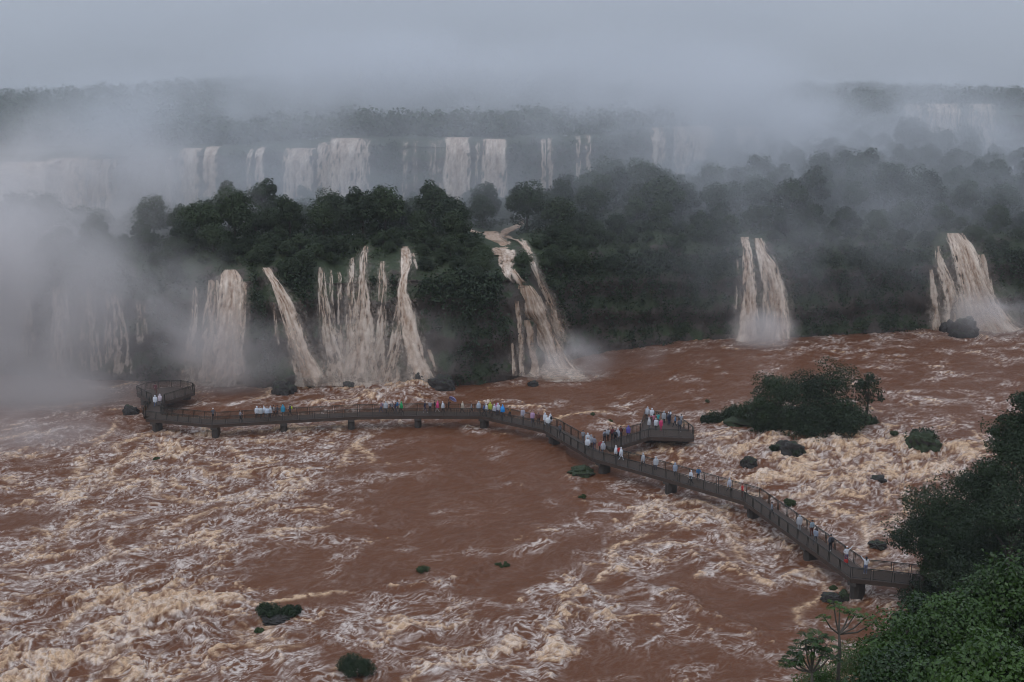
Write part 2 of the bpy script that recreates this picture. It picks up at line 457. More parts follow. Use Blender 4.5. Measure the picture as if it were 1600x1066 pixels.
rows = [52.0]
while rows[-1] < 222: rows.append(rows[-1] + 0.15 * (max(rows[-1], 80) / 100) ** 1.75)
rowY = np.array(rows); colU = np.linspace(-0.60, 0.62, 1060)
WY = np.repeat(rowY[:, None], len(colU), 1); WX = WY * colU[None, :]
def ell(px, py, rx, ry):
    c = PZ(px, py); sx = rx * c[1] / FPX; sy = abs(PZ(px, py - ry)[1] - PZ(px, py + ry)[1]) / 2
    return c, sx, sy
wob = fbm(WX / 9, WY / 9, 3, 101); wob2 = fbm(WX / 9, WY / 9, 3, 131)
QX = WX + 3.6 * wob; QY = WY + 5.0 * wob2
A = np.full(WX.shape, 0.15)
for px, py, rx, ry, a in FOAM:
    c, sx, sy = ell(px, py, rx, ry)
    A += a * np.exp(-(((QX - c[0]) / sx) ** 2 + ((QY - c[1]) / sy) ** 2))
A = np.clip(A, -0.25, 1.1)
wx2 = WX + 1.3 * fbm(WX / 3.0, WY / 3.0, 3, 151) + 1.4 * wob; wy2 = WY + 2.0 * fbm(WX / 3.0, WY / 3.0, 3, 171) + 1.4 * wob2
CR = np.zeros_like(A)
for pts, wpx, a in LINES:
    W = [PZ(x, y) for x, y in pts]; wid = wpx * W[0][1] / FPX * 1.7
    x0 = min(p[0] for p in W) - 6; x1 = max(p[0] for p in W) + 6; y0 = min(p[1] for p in W) - 6; y1 = max(p[1] for p in W) + 6
    sel = (WX > x0) & (WX < x1) & (WY > y0) & (WY < y1)
    best = np.full(sel.sum(), 1e9)
    for p, q in zip(W[:-1], W[1:]):
        d = q[:2] - p[:2]; l2 = d @ d
        ax = wx2[sel] - p[0]; ay = wy2[sel] - p[1]
        t = np.clip((ax * d[0] + ay * d[1]) / l2, 0, 1)
        best = np.minimum(best, (ax - t * d[0]) ** 2 + ((ay - t * d[1])) ** 2)
    CR[sel] = np.maximum(CR[sel], a * np.exp(-best / (wid * wid)))
# swirling coordinates: the river runs from far right to near left and curls as it goes
def nrmz(a): return (a - a.mean()) / a.std()
ca, sa = math.cos(math.radians(-34)), math.sin(math.radians(-34))
k1, k2, k3 = 11.0, 4.2, 1.6
d1x = fbm(WX / k1, WY / k1, 3, 201); d1y = fbm(WX / k1 + 31, WY / k1, 3, 211)
px_, py_ = WX + 3.0 * d1x, WY + 3.0 * d1y
d2x = fbm(px_ / k2, py_ / k2, 3, 202); d2y = fbm(px_ / k2 + 17, py_ / k2, 3, 212)
px_, py_ = px_ + 1.1 * d2x, py_ + 1.1 * d2y
d3x = fbm(px_ / k3, py_ / k3, 2, 203); d3y = fbm(px_ / k3 + 5, py_ / k3, 2, 213)
px_, py_ = px_ + 0.45 * d3x, py_ + 0.45 * d3y
SX = px_ * ca - py_ * sa; SY = px_ * sa + py_ * ca
n_big = fbm(SX / 8.5, SY / 5.0, 4, 221, 0.5)
n_mid = fbm(SX / 2.6, SY / 1.6, 4, 231, 0.58)
fine = fbm(WX / 0.55, WY / 0.55, 3, 291, 0.6)
crest = ridged(SX / 7.5, SY / 4.2, 4, 321)
def vein(u, v, sharp, seed, oct=1):
    n = fbm(u, v, oct, seed, 0.45)
    return np.clip(1 - np.abs(n) * sharp, 0, 1) ** 1.3
fil1 = vein(SX / 4.6, SY / 2.6, 17.0, 261, 5)
fil2 = vein(SX / 2.0 + 5, SY / 1.2, 11.0, 271, 4)
fil3 = vein(px_ / 0.85, py_ / 0.75, 7.0, 281, 3)
crf = ridged(SX / 5.5, SY / 3.6, 5, 327, 0.62); frill = ridged(px_ / 0.9, py_ / 0.8, 3, 329, 0.6)
vn = nrmz(nrmz(n_big) * 0.55 + nrmz(n_mid) * 0.28 + nrmz(fine) * 0.22 + nrmz(crest) * 0.35 + nrmz(crf) * 0.75)
thr = 2.08 - 2.25 * A - 1.9 * CR
patch = sstep(thr - 0.15, thr + 0.8, vn) * np.clip(0.72 + 0.22 * nrmz(frill) + 0.16 * nrmz(fine), 0.15, 1)
lace = sstep(-0.12, 0.42, A + 0.14 * nrmz(n_big) + 0.10 * nrmz(fbm(WX / 5, WY / 4, 3, 301)) + 0.35 * CR)
den = np.clip(0.80 + 0.40 * nrmz(fbm(SX / 3.6, SY / 2.2, 3, 305)), 0.0, 1.25)
thread = np.maximum(np.maximum(0.95 * fil1 * (0.45 + 0.55 * den), 0.85 * fil2 * den), 0.80 * fil3 * den * np.clip(den + 0.1, 0, 1))
# long current lines: short streamlines followed down the flow, each a thin thread or a broader foam line
rl = np.random.default_rng(77)
STH = np.zeros_like(A); SFO = np.zeros_like(A)
def near_idx(x, y):
    return int(np.clip(np.searchsorted(rowY, y), 0, len(rowY) - 1)), int(np.clip(np.searchsorted(colU, x / y), 0, len(colU) - 1))
def flow_dir(x, y):
    a = math.radians(216) + 1.5 * float(noise2(np.array(x / 15.0), np.array(y / 15.0), 501)) * 1.6 + 1.1 * float(noise2(np.array(x / 5.0), np.array(y / 5.0), 502))
    return math.cos(a), math.sin(a)
if len(rowY) > 5:
    seeds = []
    while len(seeds) < 1150:
        y = rl.uniform(70, 215); x = rl.uniform(-.5, .52) * y
        j, i = near_idx(x, y); a_ = A[j, i]
        if rl.random() < 0.12 + 0.9 * max(0, a_) and rl.random() < (95 / y) ** 1.0: seeds.append((x, y, a_))
    for x, y, a_ in seeds:
        n_ = int(rl.integers(8, 26)); st = 0.55; P_ = [(x, y)]
        for _ in range(n_):
            dx, dy = flow_dir(P_[-1][0], P_[-1][1]); P_.append((P_[-1][0] + dx * st, P_[-1][1] + dy * st))
        broad = rl.random() < 0.20 and a_ > 0.14
        wd0 = rl.uniform(0.22, 0.55) if broad else rl.uniform(0.07, 0.16)
        amp = rl.uniform(0.5, 1.0)
        for k in range(n_):
            (ax, ay), (bx, by) = P_[k], P_[k + 1]
            if ay < 60 or by < 60: break
            tp = math.sin(math.pi * (k + 0.7) / (n_ + 0.4)) ** 0.6; wd = wd0 * (0.5 + 0.5 * tp) * max(1.0, ay / 110); m_ = wd * 2.2
            j0, j1 = np.searchsorted(rowY, (min(ay, by) - m_, max(ay, by) + m_)); yc = (ay + by) / 2
            i0_, i1_ = np.searchsorted(colU, ((min(ax, bx) - m_) / yc - .002, (max(ax, bx) + m_) / yc + .002))
            if j1 - j0 < 1 or i1_ - i0_ < 1: continue
            sl_ = (slice(j0, j1), slice(i0_, i1_)); gx_ = WX[sl_] + 0.35 * d3x[sl_]; gy_ = WY[sl_] + 0.35 * d3y[sl_]
            dx, dy = bx - ax, by - ay; t_ = np.clip(((gx_ - ax) * dx + (gy_ - ay) * dy) / (dx * dx + dy * dy), 0, 1)
            d2_ = (gx_ - ax - t_ * dx) ** 2 + (gy_ - ay - t_ * dy) ** 2
            v_ = amp * tp * np.exp(-d2_ / (wd * wd)); tgt = SFO if broad else STH
            tgt[sl_] = np.maximum(tgt[sl_], v_)
patch = np.maximum(patch, np.clip(1.25 * SFO * np.clip(0.62 + 0.30 * nrmz(frill) + 0.25 * nrmz(fine), 0, 1.3), 0, 1))
thread = np.maximum(thread, 0.95 * STH * np.clip(0.75 + 0.35 * nrmz(fine), 0.1, 1.3))
thread = np.clip(thread * (0.10 + 0.98 * lace) * np.clip(0.85 + 0.25 * nrmz(frill) + .15 * nrmz(fine), .2, 1.3), 0, 1) * (1 - 0.35 * patch)
# heights
H = 0.06 * fbm(SX / 3.0, SY / 1.6, 4, 311) + 0.05 * fbm(SX / 0.9, SY / 0.6, 3, 316)
H += (0.12 + sstep(0.1, 0.8, A)) * (0.95 * (crest - 0.55) + 0.34 * fbm(SX / 1.6, SY / 0.9, 4, 331))
H += 0.40 * CR * (0.9 + 0.6 * n_mid) + 0.14 * patch * (0.5 + 1.4 * fine + n_mid)
for px, py, rx, ry, h in [(628, 620, 40, 14, 1.5), (370, 640, 55, 9, 0.9), (520, 634, 50, 7, 0.6), (800, 638, 48, 8, 0.7), (900, 664, 44, 9, 0.9), (430, 1000, 40, 20, .4), (250, 960, 60, 24, .5), (1350, 750, 60, 14, .5)]:
    c, sx, sy = ell(px, py, rx, ry)
    H += h * np.exp(-(((QX - c[0]) / sx) ** 2 + ((QY - c[1]) / sy) ** 2))
up = sstep(133, 149, WY + 0.02 * WX) * sstep(14, 34, WX) * 1.3
H += up
def water_h(X, Y):
    j = np.clip(np.searchsorted(rowY, Y), 0, len(rowY) - 1); i = np.clip(np.searchsorted(colU, X / Y), 0, len(colU) - 1)
    return float(H[j, i])
mesh_attr = {'foam': np.stack([np.clip(patch, 0, 1), thread, np.clip(0.5 + 0.5 * n_big, 0, 1)], -1).reshape(-1, 3)}

def mat_water():
    m, nt, out = new_mat('muddy river')
    at = N(nt, 'ShaderNodeAttribute', attribute_name='foam')
    sp = nt.nodes.new('ShaderNodeSeparateColor'); L(nt, at.outputs['Color'], sp.inputs[0])
    pos = geo_pos(nt)
    n1 = noise_node(nt, 5.0, 6, 0.7, pos, 0.6); n2 = noise_node(nt, 0.12, 3, 0.5, pos)
    br = mixc(nt, sp.outputs[2], (0.128, 0.047, 0.020), (0.172, 0.067, 0.030))
    br = mixc(nt, math_node(nt, 'MULTIPLY', n2.outputs['Fac'], 0.5), br, (0.138, 0.057, 0.030))
    fb = math_node(nt, 'MULTIPLY_ADD', n1.outputs['Fac'], 0.9, -0.45)
    f1 = math_node(nt, 'ADD', sp.outputs[0], math_node(nt, 'MULTIPLY', fb, math_node(nt, 'MULTIPLY', sp.outputs[0], 1.3)), clamp=True)
    tan = mixc(nt, n1.outputs['Fac'], (0.48, 0.275, 0.145), (0.92, 0.69, 0.47))
    c = mixc(nt, math_node(nt, 'MULTIPLY', f1, 0.92), br, tan)
    f2 = math_node(nt, 'MULTIPLY', sp.outputs[1], math_node(nt, 'MULTIPLY_ADD', n1.outputs['Fac'], 1.1, 0.25), clamp=True)
    c = mixc(nt, math_node(nt, 'MULTIPLY', f2, 0.85), c, (0.92, 0.82, 0.74))
    b = N(nt, 'ShaderNodeBsdfPrincipled'); L(nt, c, b.inputs['Base Color'])
    rg = math_node(nt, 'MULTIPLY_ADD', math_node(nt, 'MAXIMUM', f1, f2), 0.5, 0.35)
    L(nt, rg, b.inputs['Roughness']); b.inputs['IOR'].default_value = 1.33; b.inputs['Specular IOR Level'].default_value = 0.20
    bp = N(nt, 'ShaderNodeBump'); bp.inputs['Strength'].default_value = 0.6; bp.inputs['Distance'].default_value = 0.12
    L(nt, n1.outputs['Fac'], bp.inputs['Height']); L(nt, bp.outputs[0], b.inputs['Normal'])
    L(nt, b.outputs[0], out.inputs[0])
    return m
M['water'] = mat_water()
me = mesh_np('river', np.stack([WX, WY, H], -1).reshape(-1, 3), grid_faces(*WX.shape), [M['water']], smooth=True, attrs=mesh_attr)
tag(obj('river', me), 'flooded brown river full of foam and rapids', None, kind='structure')
# ================================================================== WATERFALLS
def mat_fall():
    m, nt, out = new_mat('falling water')
    at = N(nt, 'ShaderNodeAttribute', attribute_name='flow')
    sp = nt.nodes.new('ShaderNodeSeparateColor'); L(nt, at.outputs['Color'], sp.inputs[0])
    n1 = noise_node(nt, 2.2, 6, 0.7, geo_pos(nt), 0.4)
    f = math_node(nt, 'ADD', sp.outputs[0], math_node(nt, 'MULTIPLY_ADD', n1.outputs['Fac'], 0.7, -0.35), clamp=True)
    c = mixc(nt, f, (0.33, 0.205, 0.132), (0.78, 0.66, 0.55))
    b = N(nt, 'ShaderNodeBsdfPrincipled'); L(nt, c, b.inputs['Base Color']); b.inputs['Roughness'].default_value = 0.75
    b.inputs['Specular IOR Level'].default_value = 0.2
    bp = N(nt, 'ShaderNodeBump'); bp.inputs['Strength'].default_value = 0.25; bp.inputs['Distance'].default_value = 0.15
    L(nt, f, bp.inputs['Height']); L(nt, bp.outputs[0], b.inputs['Normal'])
    tr = N(nt, 'ShaderNodeBsdfTransparent'); mx = N(nt, 'ShaderNodeMixShader')
    a = math_node(nt, 'ADD', sp.outputs[1], math_node(nt, 'MULTIPLY', math_node(nt, 'MULTIPLY_ADD', n1.outputs['Fac'], 1.0, -0.5), math_node(nt, 'SUBTRACT', 1.0, sp.outputs[1])), clamp=True)
    L(nt, a, mx.inputs[0]); L(nt, tr.outputs[0], mx.inputs[1]); L(nt, b.outputs[0], mx.inputs[2]); L(nt, mx.outputs[0], out.inputs[0])
    return m
M['fall'] = mat_fall()
FALLPTS = []           # (X, Y, Z, half width) of all falling water, so plants keep clear of it

def ribbon(C, W, seed, dens=1.0, res=0.2, tone=1.0, halo=False):
    """C (n,3) centre line, W (n,) widths in metres -> verts, faces, flow"""
    C = np.asarray(C); W = np.asarray(W)
    seg = np.linalg.norm(np.diff(C, axis=0), axis=1); Ls = np.concatenate([[0], np.cumsum(seg)])
    nv = max(6, int(Ls[-1] / (res * 1.5))); t = np.linspace(0, Ls[-1], nv)
    P = np.stack([np.interp(t, Ls, C[:, k]) for k in range(3)], 1); w_ = np.interp(t, Ls, W)
    for p, hw in zip(P[::3], w_[::3]): FALLPTS.append((p[0], p[1], p[2], hw / 2))
    nu = max(7, int(W.max() / res)); u = np.linspace(-1, 1, nu)
    U = np.repeat(u[None, :], nv, 0); T = np.repeat(t[:, None], nu, 1); HW = np.repeat(w_[:, None] / 2, nu, 1)
    um = U * W.mean() / 2
    wig = 0.25 * fbm(um / 1.2 + seed * 7.7, T / 3.0, 3, seed)
    s1 = fbm(um / 0.5 + seed * 3.1, T / 2.8, 4, seed + 3, 0.6); s2 = fbm(um / 1.4 + seed, T / 9.0, 3, seed + 5)
    s3 = fbm(um / 0.5 + seed, T / 0.9, 3, seed + 8)
    X = P[:, 0][:, None] + U * HW + wig * np.minimum(HW, 0.5)
    Y = P[:, 1][:, None] - 0.22 * HW * (1 - U ** 2) - 0.20 * s1 - 0.40 * s2 - 0.08 * s3
    Z = P[:, 2][:, None] + 0 * U + 0.10 * s3
    white = np.clip(0.45 + 0.75 * s1 + 0.7 * s2 + 0.6 * s3 + 0.10 * np.abs(U), 0, 1) * (0.55 + 0.45 * sstep(0, 4, T))
    edge = 1.05 * (1 - np.abs(U) ** 2.6)
    fade = 0.9 * (1 - sstep(0, 0.10, 1 - T / T.max()))
    al = sstep(0.02, 0.78, edge * (dens + 0.05) + (1.0 + 1.2 * max(0, 1 - dens) + 1.2 * np.abs(U)) * s1 + 0.8 * s2 + 0.3 * s3 - fade * (0.6 + s1) - 0.8 * (1 - sstep(0, 0.05, T / T.max())) * (0.5 + 1.5 * s1))
    al = np.clip(al, 0, 1) * np.minimum(1, 0.35 + 0.65 * dens)
    al = al * sstep(0, 0.30, 1 - np.abs(U)) * (1 - 0.85 * sstep(0.90, 1.0, T / T.max() + 0.12 * s1))
    if tone < 1: al = np.clip(sstep(0.0, 0.4, 1 - np.abs(U) + 0.5 * s1), 0, 1); white = white * tone
    if halo:                                  # fine drops torn off round the solid water
        al = 0.50 * (1 - U ** 2) ** 1.6 * (0.25 + 0.75 * T / T.max()) * np.clip(0.65 + 1.1 * s1 + 0.8 * s2, 0, 1) * sstep(0, 0.12, T / T.max()); white = np.clip(white + 0.25, 0, 1); Y = Y + 0.35
    V = np.stack([X, Y, Z], -1).reshape(-1, 3)
    return V, grid_faces(nv, nu)[:, ::-1], np.stack([white, al, al * 0], -1).reshape(-1, 3)

def build_fall(ribs, label, group=None):
    V = []; F = []; A_ = []; n = 0
    for v, f, a in ribs:
        V.append(v); F.append(f + n); A_.append(a); n += len(v)
    o = obj('waterfall', mesh_np('waterfall', np.concatenate(V), np.concatenate(F), [M['fall']], smooth=True, attrs={'flow': np.concatenate(A_)}))
    return tag(o, label, 'waterfall', group)

_fs = [0]
def lower_strand(pts, dens=1.0, tone=1.0, halo=0.0, off=1.5):
    _fs[0] += 1
    pts = np.array(pts, float)
    k = np.linspace(0, len(pts) - 1, max(8, len(pts) * 5)); i = np.arange(len(pts))
    px = np.interp(k, i, pts[:, 0]); py = np.interp(k, i, pts[:, 1]); pw = np.interp(k, i, pts[:, 2])
    C = []; W = []
    for x, y, w_ in zip(px, py, pw):
        p = march(x, y, off)
        if p[2] < 0.15: p = PZ(x, y, 0.15)
        if p[1] > 262: continue
        C.append(p); W.append(w_ * mpp(p[1]) * 1.12)
    C = np.array(C); W = np.array(W)
    if len(C) > 6:
        C[1:-1, 1] = (C[:-2, 1] + C[1:-1, 1] + C[2:, 1]) / 3
    if halo: return ribbon(C + np.array([0, .1, 0]), W * halo + 0.8, _fs[0] * 13 + 9, 0.5, halo=True)
    return ribbon(C, W, _fs[0] * 13 + 5, dens, tone=tone)

lower = [
    ([([(305, 448, 8), (304, 500, 11), (300, 530, 16), (292, 598, 28)], .55), ([(360, 421, 22), (361, 430, 38), (362, 450, 44), (360, 500, 52), (357, 560, 60), (354, 602, 70)], 1.0), ([(333, 437, 22), (333, 480, 28), (330, 540, 36), (327, 602, 48)], .75), ([(383, 440, 8), (381, 480, 8), (378, 540, 10)], .6)],
     'broad brown waterfall behind the left end of the walkway, half veiled at its foot'),
    ([([(416, 418, 17), (423, 431, 14), (431, 442, 15), (445, 470, 25), (458, 510, 31), (470, 550, 37), (480, 578, 48), (486, 602, 64)], 1.0), ([(428, 470, 5), (430, 500, 6), (434, 545, 9)], .4)],
     'single brown chute slanting down to the right onto dark boulders'),
    ([([(501, 417, 10), (504, 460, 15), (512, 510, 24), (522, 560, 36), (526, 601, 54)], .6), ([(530, 424, 6), (532, 480, 9), (532, 545, 14), (536, 600, 24)], .4), ([(517, 420, 5), (518, 470, 7), (522, 520, 9), (524, 590, 16)], .3)],
     'thin pale veil falls left of the three stranded cascade'),
    ([([(572, 384, 8), (568, 405, 13), (567, 425, 12), (566, 450, 18), (567, 480, 32), (566, 520, 46), (563, 570, 58), (564, 602, 76)], .72), ([(551, 402, 7), (548, 440, 11), (548, 500, 16), (546, 560, 24), (544, 600, 34)], .6), ([(596, 408, 11), (598, 440, 15), (597, 480, 13), (595, 530, 18), (590, 575, 28), (588, 603, 40)], .6)],
     'cascade of three whitish strands fanning out over boulders'),
    ([([(633, 385, 12), (634, 400, 19), (635, 412, 18), (631, 430, 11), (628, 455, 16), (634, 480, 27), (641, 520, 28), (651, 560, 32), (662, 604, 50)], 1.0), ([(626, 465, 9), (622, 500, 16), (618, 540, 20), (612, 575, 24), (610, 603, 34)], .6), ([(644, 395, 6), (652, 422, 5)], .5), ([(670, 545, 6), (678, 572, 10), (690, 594, 16)], .6)],
     'tall narrow brown cascade zigzagging down a mossy gully behind the standing wave'),
    ([([(820, 446, 24), (826, 465, 42), (832, 488, 52), (839, 500, 48), (850, 524, 44), (857, 548, 50), (865, 569, 64), (880, 593, 108)], 1.15), ([(818, 372, 8), (828, 400, 10), (835, 420, 9), (846, 445, 11), (857, 470, 16), (869, 500, 20), (880, 535, 26)], .75), ([(807, 470, 7), (811, 500, 8), (814, 540, 9), (817, 588, 11)], .7),
      ([(824, 500, 12), (829, 530, 15), (833, 560, 15), (836, 590, 18)], .9), ([(800, 535, 4), (802, 560, 5), (804, 588, 7)], .6), ([(718, 340, 9), (712, 346, 10), (710, 350, 10), (716, 354, 16), (727, 359, 24), (740, 364, 32)], 1.1, .55), ([(822, 337, 9), (819, 346, 13), (812, 351, 18), (798, 358, 22), (785, 364, 24), (775, 370, 22)], 1.1, .6), ([(757, 361, 44), (757, 368, 58), (764, 374, 52), (778, 381, 44), (785, 390, 38), (788, 398, 34)], 1.4, .5), ([(786, 368, 20), (800, 372, 16), (812, 375, 14), (821, 384, 12), (828, 396, 10)], .9, .6),
      ([(781, 376, 34), (785, 384, 36), (788, 394, 36), (791, 406, 31), (791, 418, 20), (793, 432, 12), (803, 442, 10)], .95), ([(800, 420, 8), (808, 434, 12), (820, 450, 20)], .9)],
     'largest middle waterfall, fed by a stepped stream, fanning out at its foot'),
    ([([(1163, 370, 15), (1167, 390, 15), (1170, 420, 20), (1171, 470, 28), (1170, 520, 36), (1168, 546, 50)], 1.0), ([(1184, 372, 16), (1190, 390, 20), (1200, 410, 32), (1208, 450, 38), (1212, 490, 42), (1213, 525, 48), (1215, 547, 62)], 1.0), ([(1152, 405, 4), (1151, 440, 5), (1149, 490, 8)], .35)],
     'twin brown waterfall side by side down a dark cliff, beyond the tree island'),
    ([([(1490, 364, 32), (1502, 385, 40), (1512, 410, 46), (1520, 440, 52), (1531, 475, 66), (1542, 505, 92), (1556, 529, 136)], 1.1), ([(1533, 397, 11), (1540, 430, 15), (1548, 470, 18)], .8), ([(1464, 384, 8), (1468, 410, 15), (1480, 440, 26), (1490, 470, 32), (1492, 520, 42)], .75), ([(1455, 420, 7), (1460, 460, 13), (1465, 525, 16)], .7)],
     'wide brown waterfall at the far right with a black boulder at its foot'),
    ([([(92, 448, 26), (95, 500, 34), (95, 590, 44)], .6), ([(135, 452, 24), (140, 520, 34), (144, 590, 44)], .45), ([(176, 458, 30), (182, 520, 40), (186, 592, 50)], .5), ([(220, 470, 14), (224, 540, 20)], .3), ([(40, 455, 20), (42, 520, 30), (44, 585, 40)], .4)],
     'pale waterfall almost lost in the thick mist on the left'),
]
for strands, lab in lower:
    rb = [lower_strand(*q) for q in strands]
    keep = list(FALLPTS); rb += [lower_strand(q[0], 1.0, 1.0, 1.55) for q in strands if q[1] >= .55 and len(q) < 3 and max(p[1] for p in q[0]) > 500]; FALLPTS[:] = keep
    build_fall(rb, lab)

def upper_strand(px, wt, wb, dens=1.0, drop=0.0, slide=0.0, zmin=15.0):
    _fs[0] += 1
    Y = 262.0
    for _ in range(6): Y = float(upperY((px - CX) * Y / FPX * 0.985))
    X = (px - CX) * Y / FPX * 0.985
    zl = float(plateau(X, Y + 8)) + 0.05 - drop
    zs = np.concatenate([[zl, zl - 0.05, zl - 0.6], np.linspace(zl - 1.6, zmin, 12)])
    fr = (zl - zs) / (zl - zmin)
    Ys = Y + np.interp(fr, [0, 0.004, 0.05, 0.15, 1], [5.0, 2.2, 0.6, -0.9, -2.6])
    C = np.stack([X + slide * fr * mpp(Y), Ys, zs], 1)
    W = (wt + (wb - wt) * fr) * mpp(Y) * 1.05
    return ribbon(C, W, _fs[0] * 13 + 5, dens, 0.3)

uppers = [
    ([(25, 110, 125, 1.0, 1.0), (95, 80, 90, .9, .8), (150, 60, 70, .7, .8)], 'huge pale curtain waterfall at the upper left edge, falling into mist'),
    ([(294, 34, 38, .95, .4), (327, 24, 28, .95, 0), (260, 9, 11, .5, 1.5), (277, 8, 10, .4, .8)], 'short double waterfall high on the left above the dark treetops'),
    ([(404, 15, 18, .85, 1.0), (388, 9, 11, .5, 1.2)], 'narrow twin strand waterfall between two broad upper ones'),
    ([(466, 52, 56, 1.0, 1.6), (508, 30, 34, .8, 1.4), (542, 60, 66, 1.0, .4), (572, 12, 14, .5, .6)], 'very broad upper waterfall like a wall, left of centre'),
    ([(714, 44, 52, 1.1, -.2), (680, 22, 26, .3, .5), (632, 10, 12, .25, 1.0), (648, 8, 10, .3, 1.0)], 'solid upper waterfall straight above the stepped stream'),
    ([(772, 42, 46, 1.0, 0), (746, 9, 10, .4, .4)], 'squarish upper waterfall just right of the one above the stream'),
    ([(849, 9, 12, .7, 1.0), (860, 10, 13, .7, .6)], 'slim forked upper waterfall against the dark upper cliff'),
    ([(904, 8, 10, .5, 0), (919, 10, 11, .6, 0)], 'small faint upper waterfall touching the treetop of the wooded ridge'),
    ([(1028, 26, 30, .8, -.6), (1065, 26, 30, .8, -.8), (1095, 50, 56, .9, -.8)], 'broad faint upper waterfall in the mist right of centre'),
    ([(1166, 46, 50, .8, -.4), (1212, 12, 14, .4, .3), (1240, 10, 12, .3, .3)], 'rightmost faint upper waterfall dissolving in the mist'),
]
for strands, lab in uppers:
    build_fall([upper_strand(*s) for s in strands], lab)
build_fall([upper_strand(1470, 60, 70, .8, -3.0), upper_strand(1530, 50, 60, .6, -2.5), upper_strand(1425, 30, 36, .6, -3.5)], 'distant white waterfall behind the right hand tree ridge, hardly visible')
FP = np.array(FALLPTS)

# ================================================================== FOLIAGE BUILDERS
def leaf_quads(P, Nrm, size, rng, aspect=0.55, jitter=0.8):
    """kite-shaped leaves at P facing about Nrm"""
    n = len(P)
    d = Nrm + jitter * rng.normal(size=(n, 3)); d /= np.linalg.norm(d, axis=1, keepdims=True)
    r = rng.normal(size=(n, 3)); a = np.cross(d, r); a /= np.linalg.norm(a, axis=1, keepdims=True) + 1e-9
    b = np.cross(d, a)
    s = (size * rng.uniform(0.6, 1.35, n))[:, None]
    v = np.stack([P - a * s * 0.5, P + b * s * aspect * 0.5 + d * s * 0.08, P + a * s * 0.5, P - b * s * aspect * 0.5 + d * s * 0.08], 1)
    return v.reshape(-1, 3), np.arange(n * 4).reshape(n, 4)

def clump_leaves(centres, radii, per, size, rng, aspect=0.55, squash=0.8, shell=0.55, jitter=0.8):
    n = len(centres)
    idx = np.repeat(np.arange(n), per)
    d = rng.normal(size=(len(idx), 3)); d /= np.linalg.norm(d, axis=1, keepdims=True)
    rr = shell + (1 - shell) * rng.random(len(idx)) ** 0.7
    rr *= 1 + 0.22 * np.sin(d[:, 0] * 5 + idx) * np.cos(d[:, 1] * 4 + idx * 2.1)
    P = centres[idx] + d * (rr * radii[idx])[:, None] * np.array([1, 1, squash])
    nm = d.copy(); nm[:, 2] += 0.5
    tint = np.clip(rng.normal(0.45, 0.2, n)[idx] + rng.normal(0, 0.12, len(idx)), 0, 1)
    v, f = leaf_quads(P, nm, size, rng, aspect, jitter)
    return v, f, np.repeat(tint, 4)

def crown_mesh(name, clumps, per, size, mat, seed, aspect=0.55, squash=0.8, jitter=0.8):
    rng = np.random.default_rng(seed)
    c = np.array([q[:3] for q in clumps], float); r = np.array([q[3] for q in clumps], float)
    v, f, t = clump_leaves(c, r, per, size, rng, aspect, squash, jitter=jitter)
    return mesh_np(name, v, f, [mat], attrs={'tint': t})

def tree_parts(seed, h, R, nclump, per, leaf, mleaf, mbark, flat=0.75, trunk_r=0.22, low=0.35, aspect=0.55, lean=(0, 0), csize=0.42, jit=0.6):
    """trunk mesh with limbs reaching the leaf clumps, and the crown mesh"""
    rng = np.random.default_rng(seed)
    cl = []
    for i in range(nclump):
        a = i * 2.399963 + rng.uniform(-.4, .4); q = (i + 0.5) / nclump
        rad = R * math.sqrt(q) * rng.uniform(0.72, 1.0) * 0.82
        zc = low + (1 - low) * (1 - (rad / R) ** 2 * 0.8) * rng.uniform(0.62, 1.0) - 0.10
        cl.append((rad * math.cos(a) + lean[0] * zc, rad * math.sin(a) + lean[1] * zc, h * zc * 1.0, R * csize * rng.uniform(0.65, 1.2)))
    for i in range(nclump // 3):
        a = rng.uniform(0, 6.28); rad = R * rng.uniform(0.1, 0.6)
        zc = rng.uniform(low, 0.8)
        cl.append((rad * math.cos(a) + lean[0] * zc, rad * math.sin(a) + lean[1] * zc, h * zc, R * csize * rng.uniform(0.6, 1.0)))
    crown = crown_mesh('crown', cl, per, leaf, mleaf, seed + 1, aspect, flat, jit)
    mb = MB()
    top = np.array([lean[0] * 0.8, lean[1] * 0.8, h * 0.8])
    mids = [np.array([0, 0, -0.6]), np.array([lean[0] * .2 + rng.uniform(-.2, .2), lean[1] * .2 + rng.uniform(-.2, .2), h * .22]), np.array([lean[0] * .5 + rng.uniform(-.3, .3), lean[1] * .5, h * .5]), top]
    mb.tube(mids, [trunk_r * 1.3, trunk_r, trunk_r * .7, trunk_r * .25], 7)
    for c in cl[::2]:
        c = np.array(c[:3]); z0 = max(h * .2, min(h * .7, c[2] * 0.62)); f = z0 / h
        b0 = np.array([lean[0] * f, lean[1] * f, z0])
        m_ = (b0 + c) / 2 + np.array([0, 0, 0.06 * h]) + rng.normal(size=3) * 0.15
        mb.tube([b0, m_, c], [trunk_r * .42, trunk_r * .26, trunk_r * .08], 5, cap=False)
    trunk = mb.mesh('trunk', mbark, smooth=True)
    return trunk, crown

def place_tree(name, parts, loc, rz, sc, label, cat, group):
    e = empty(name, loc, label, cat, group, rz); e.scale = (sc, sc, sc) if not hasattr(sc, '__len__') else sc
    obj('trunk', parts[0], e); obj('crown', parts[1], e)
    return e

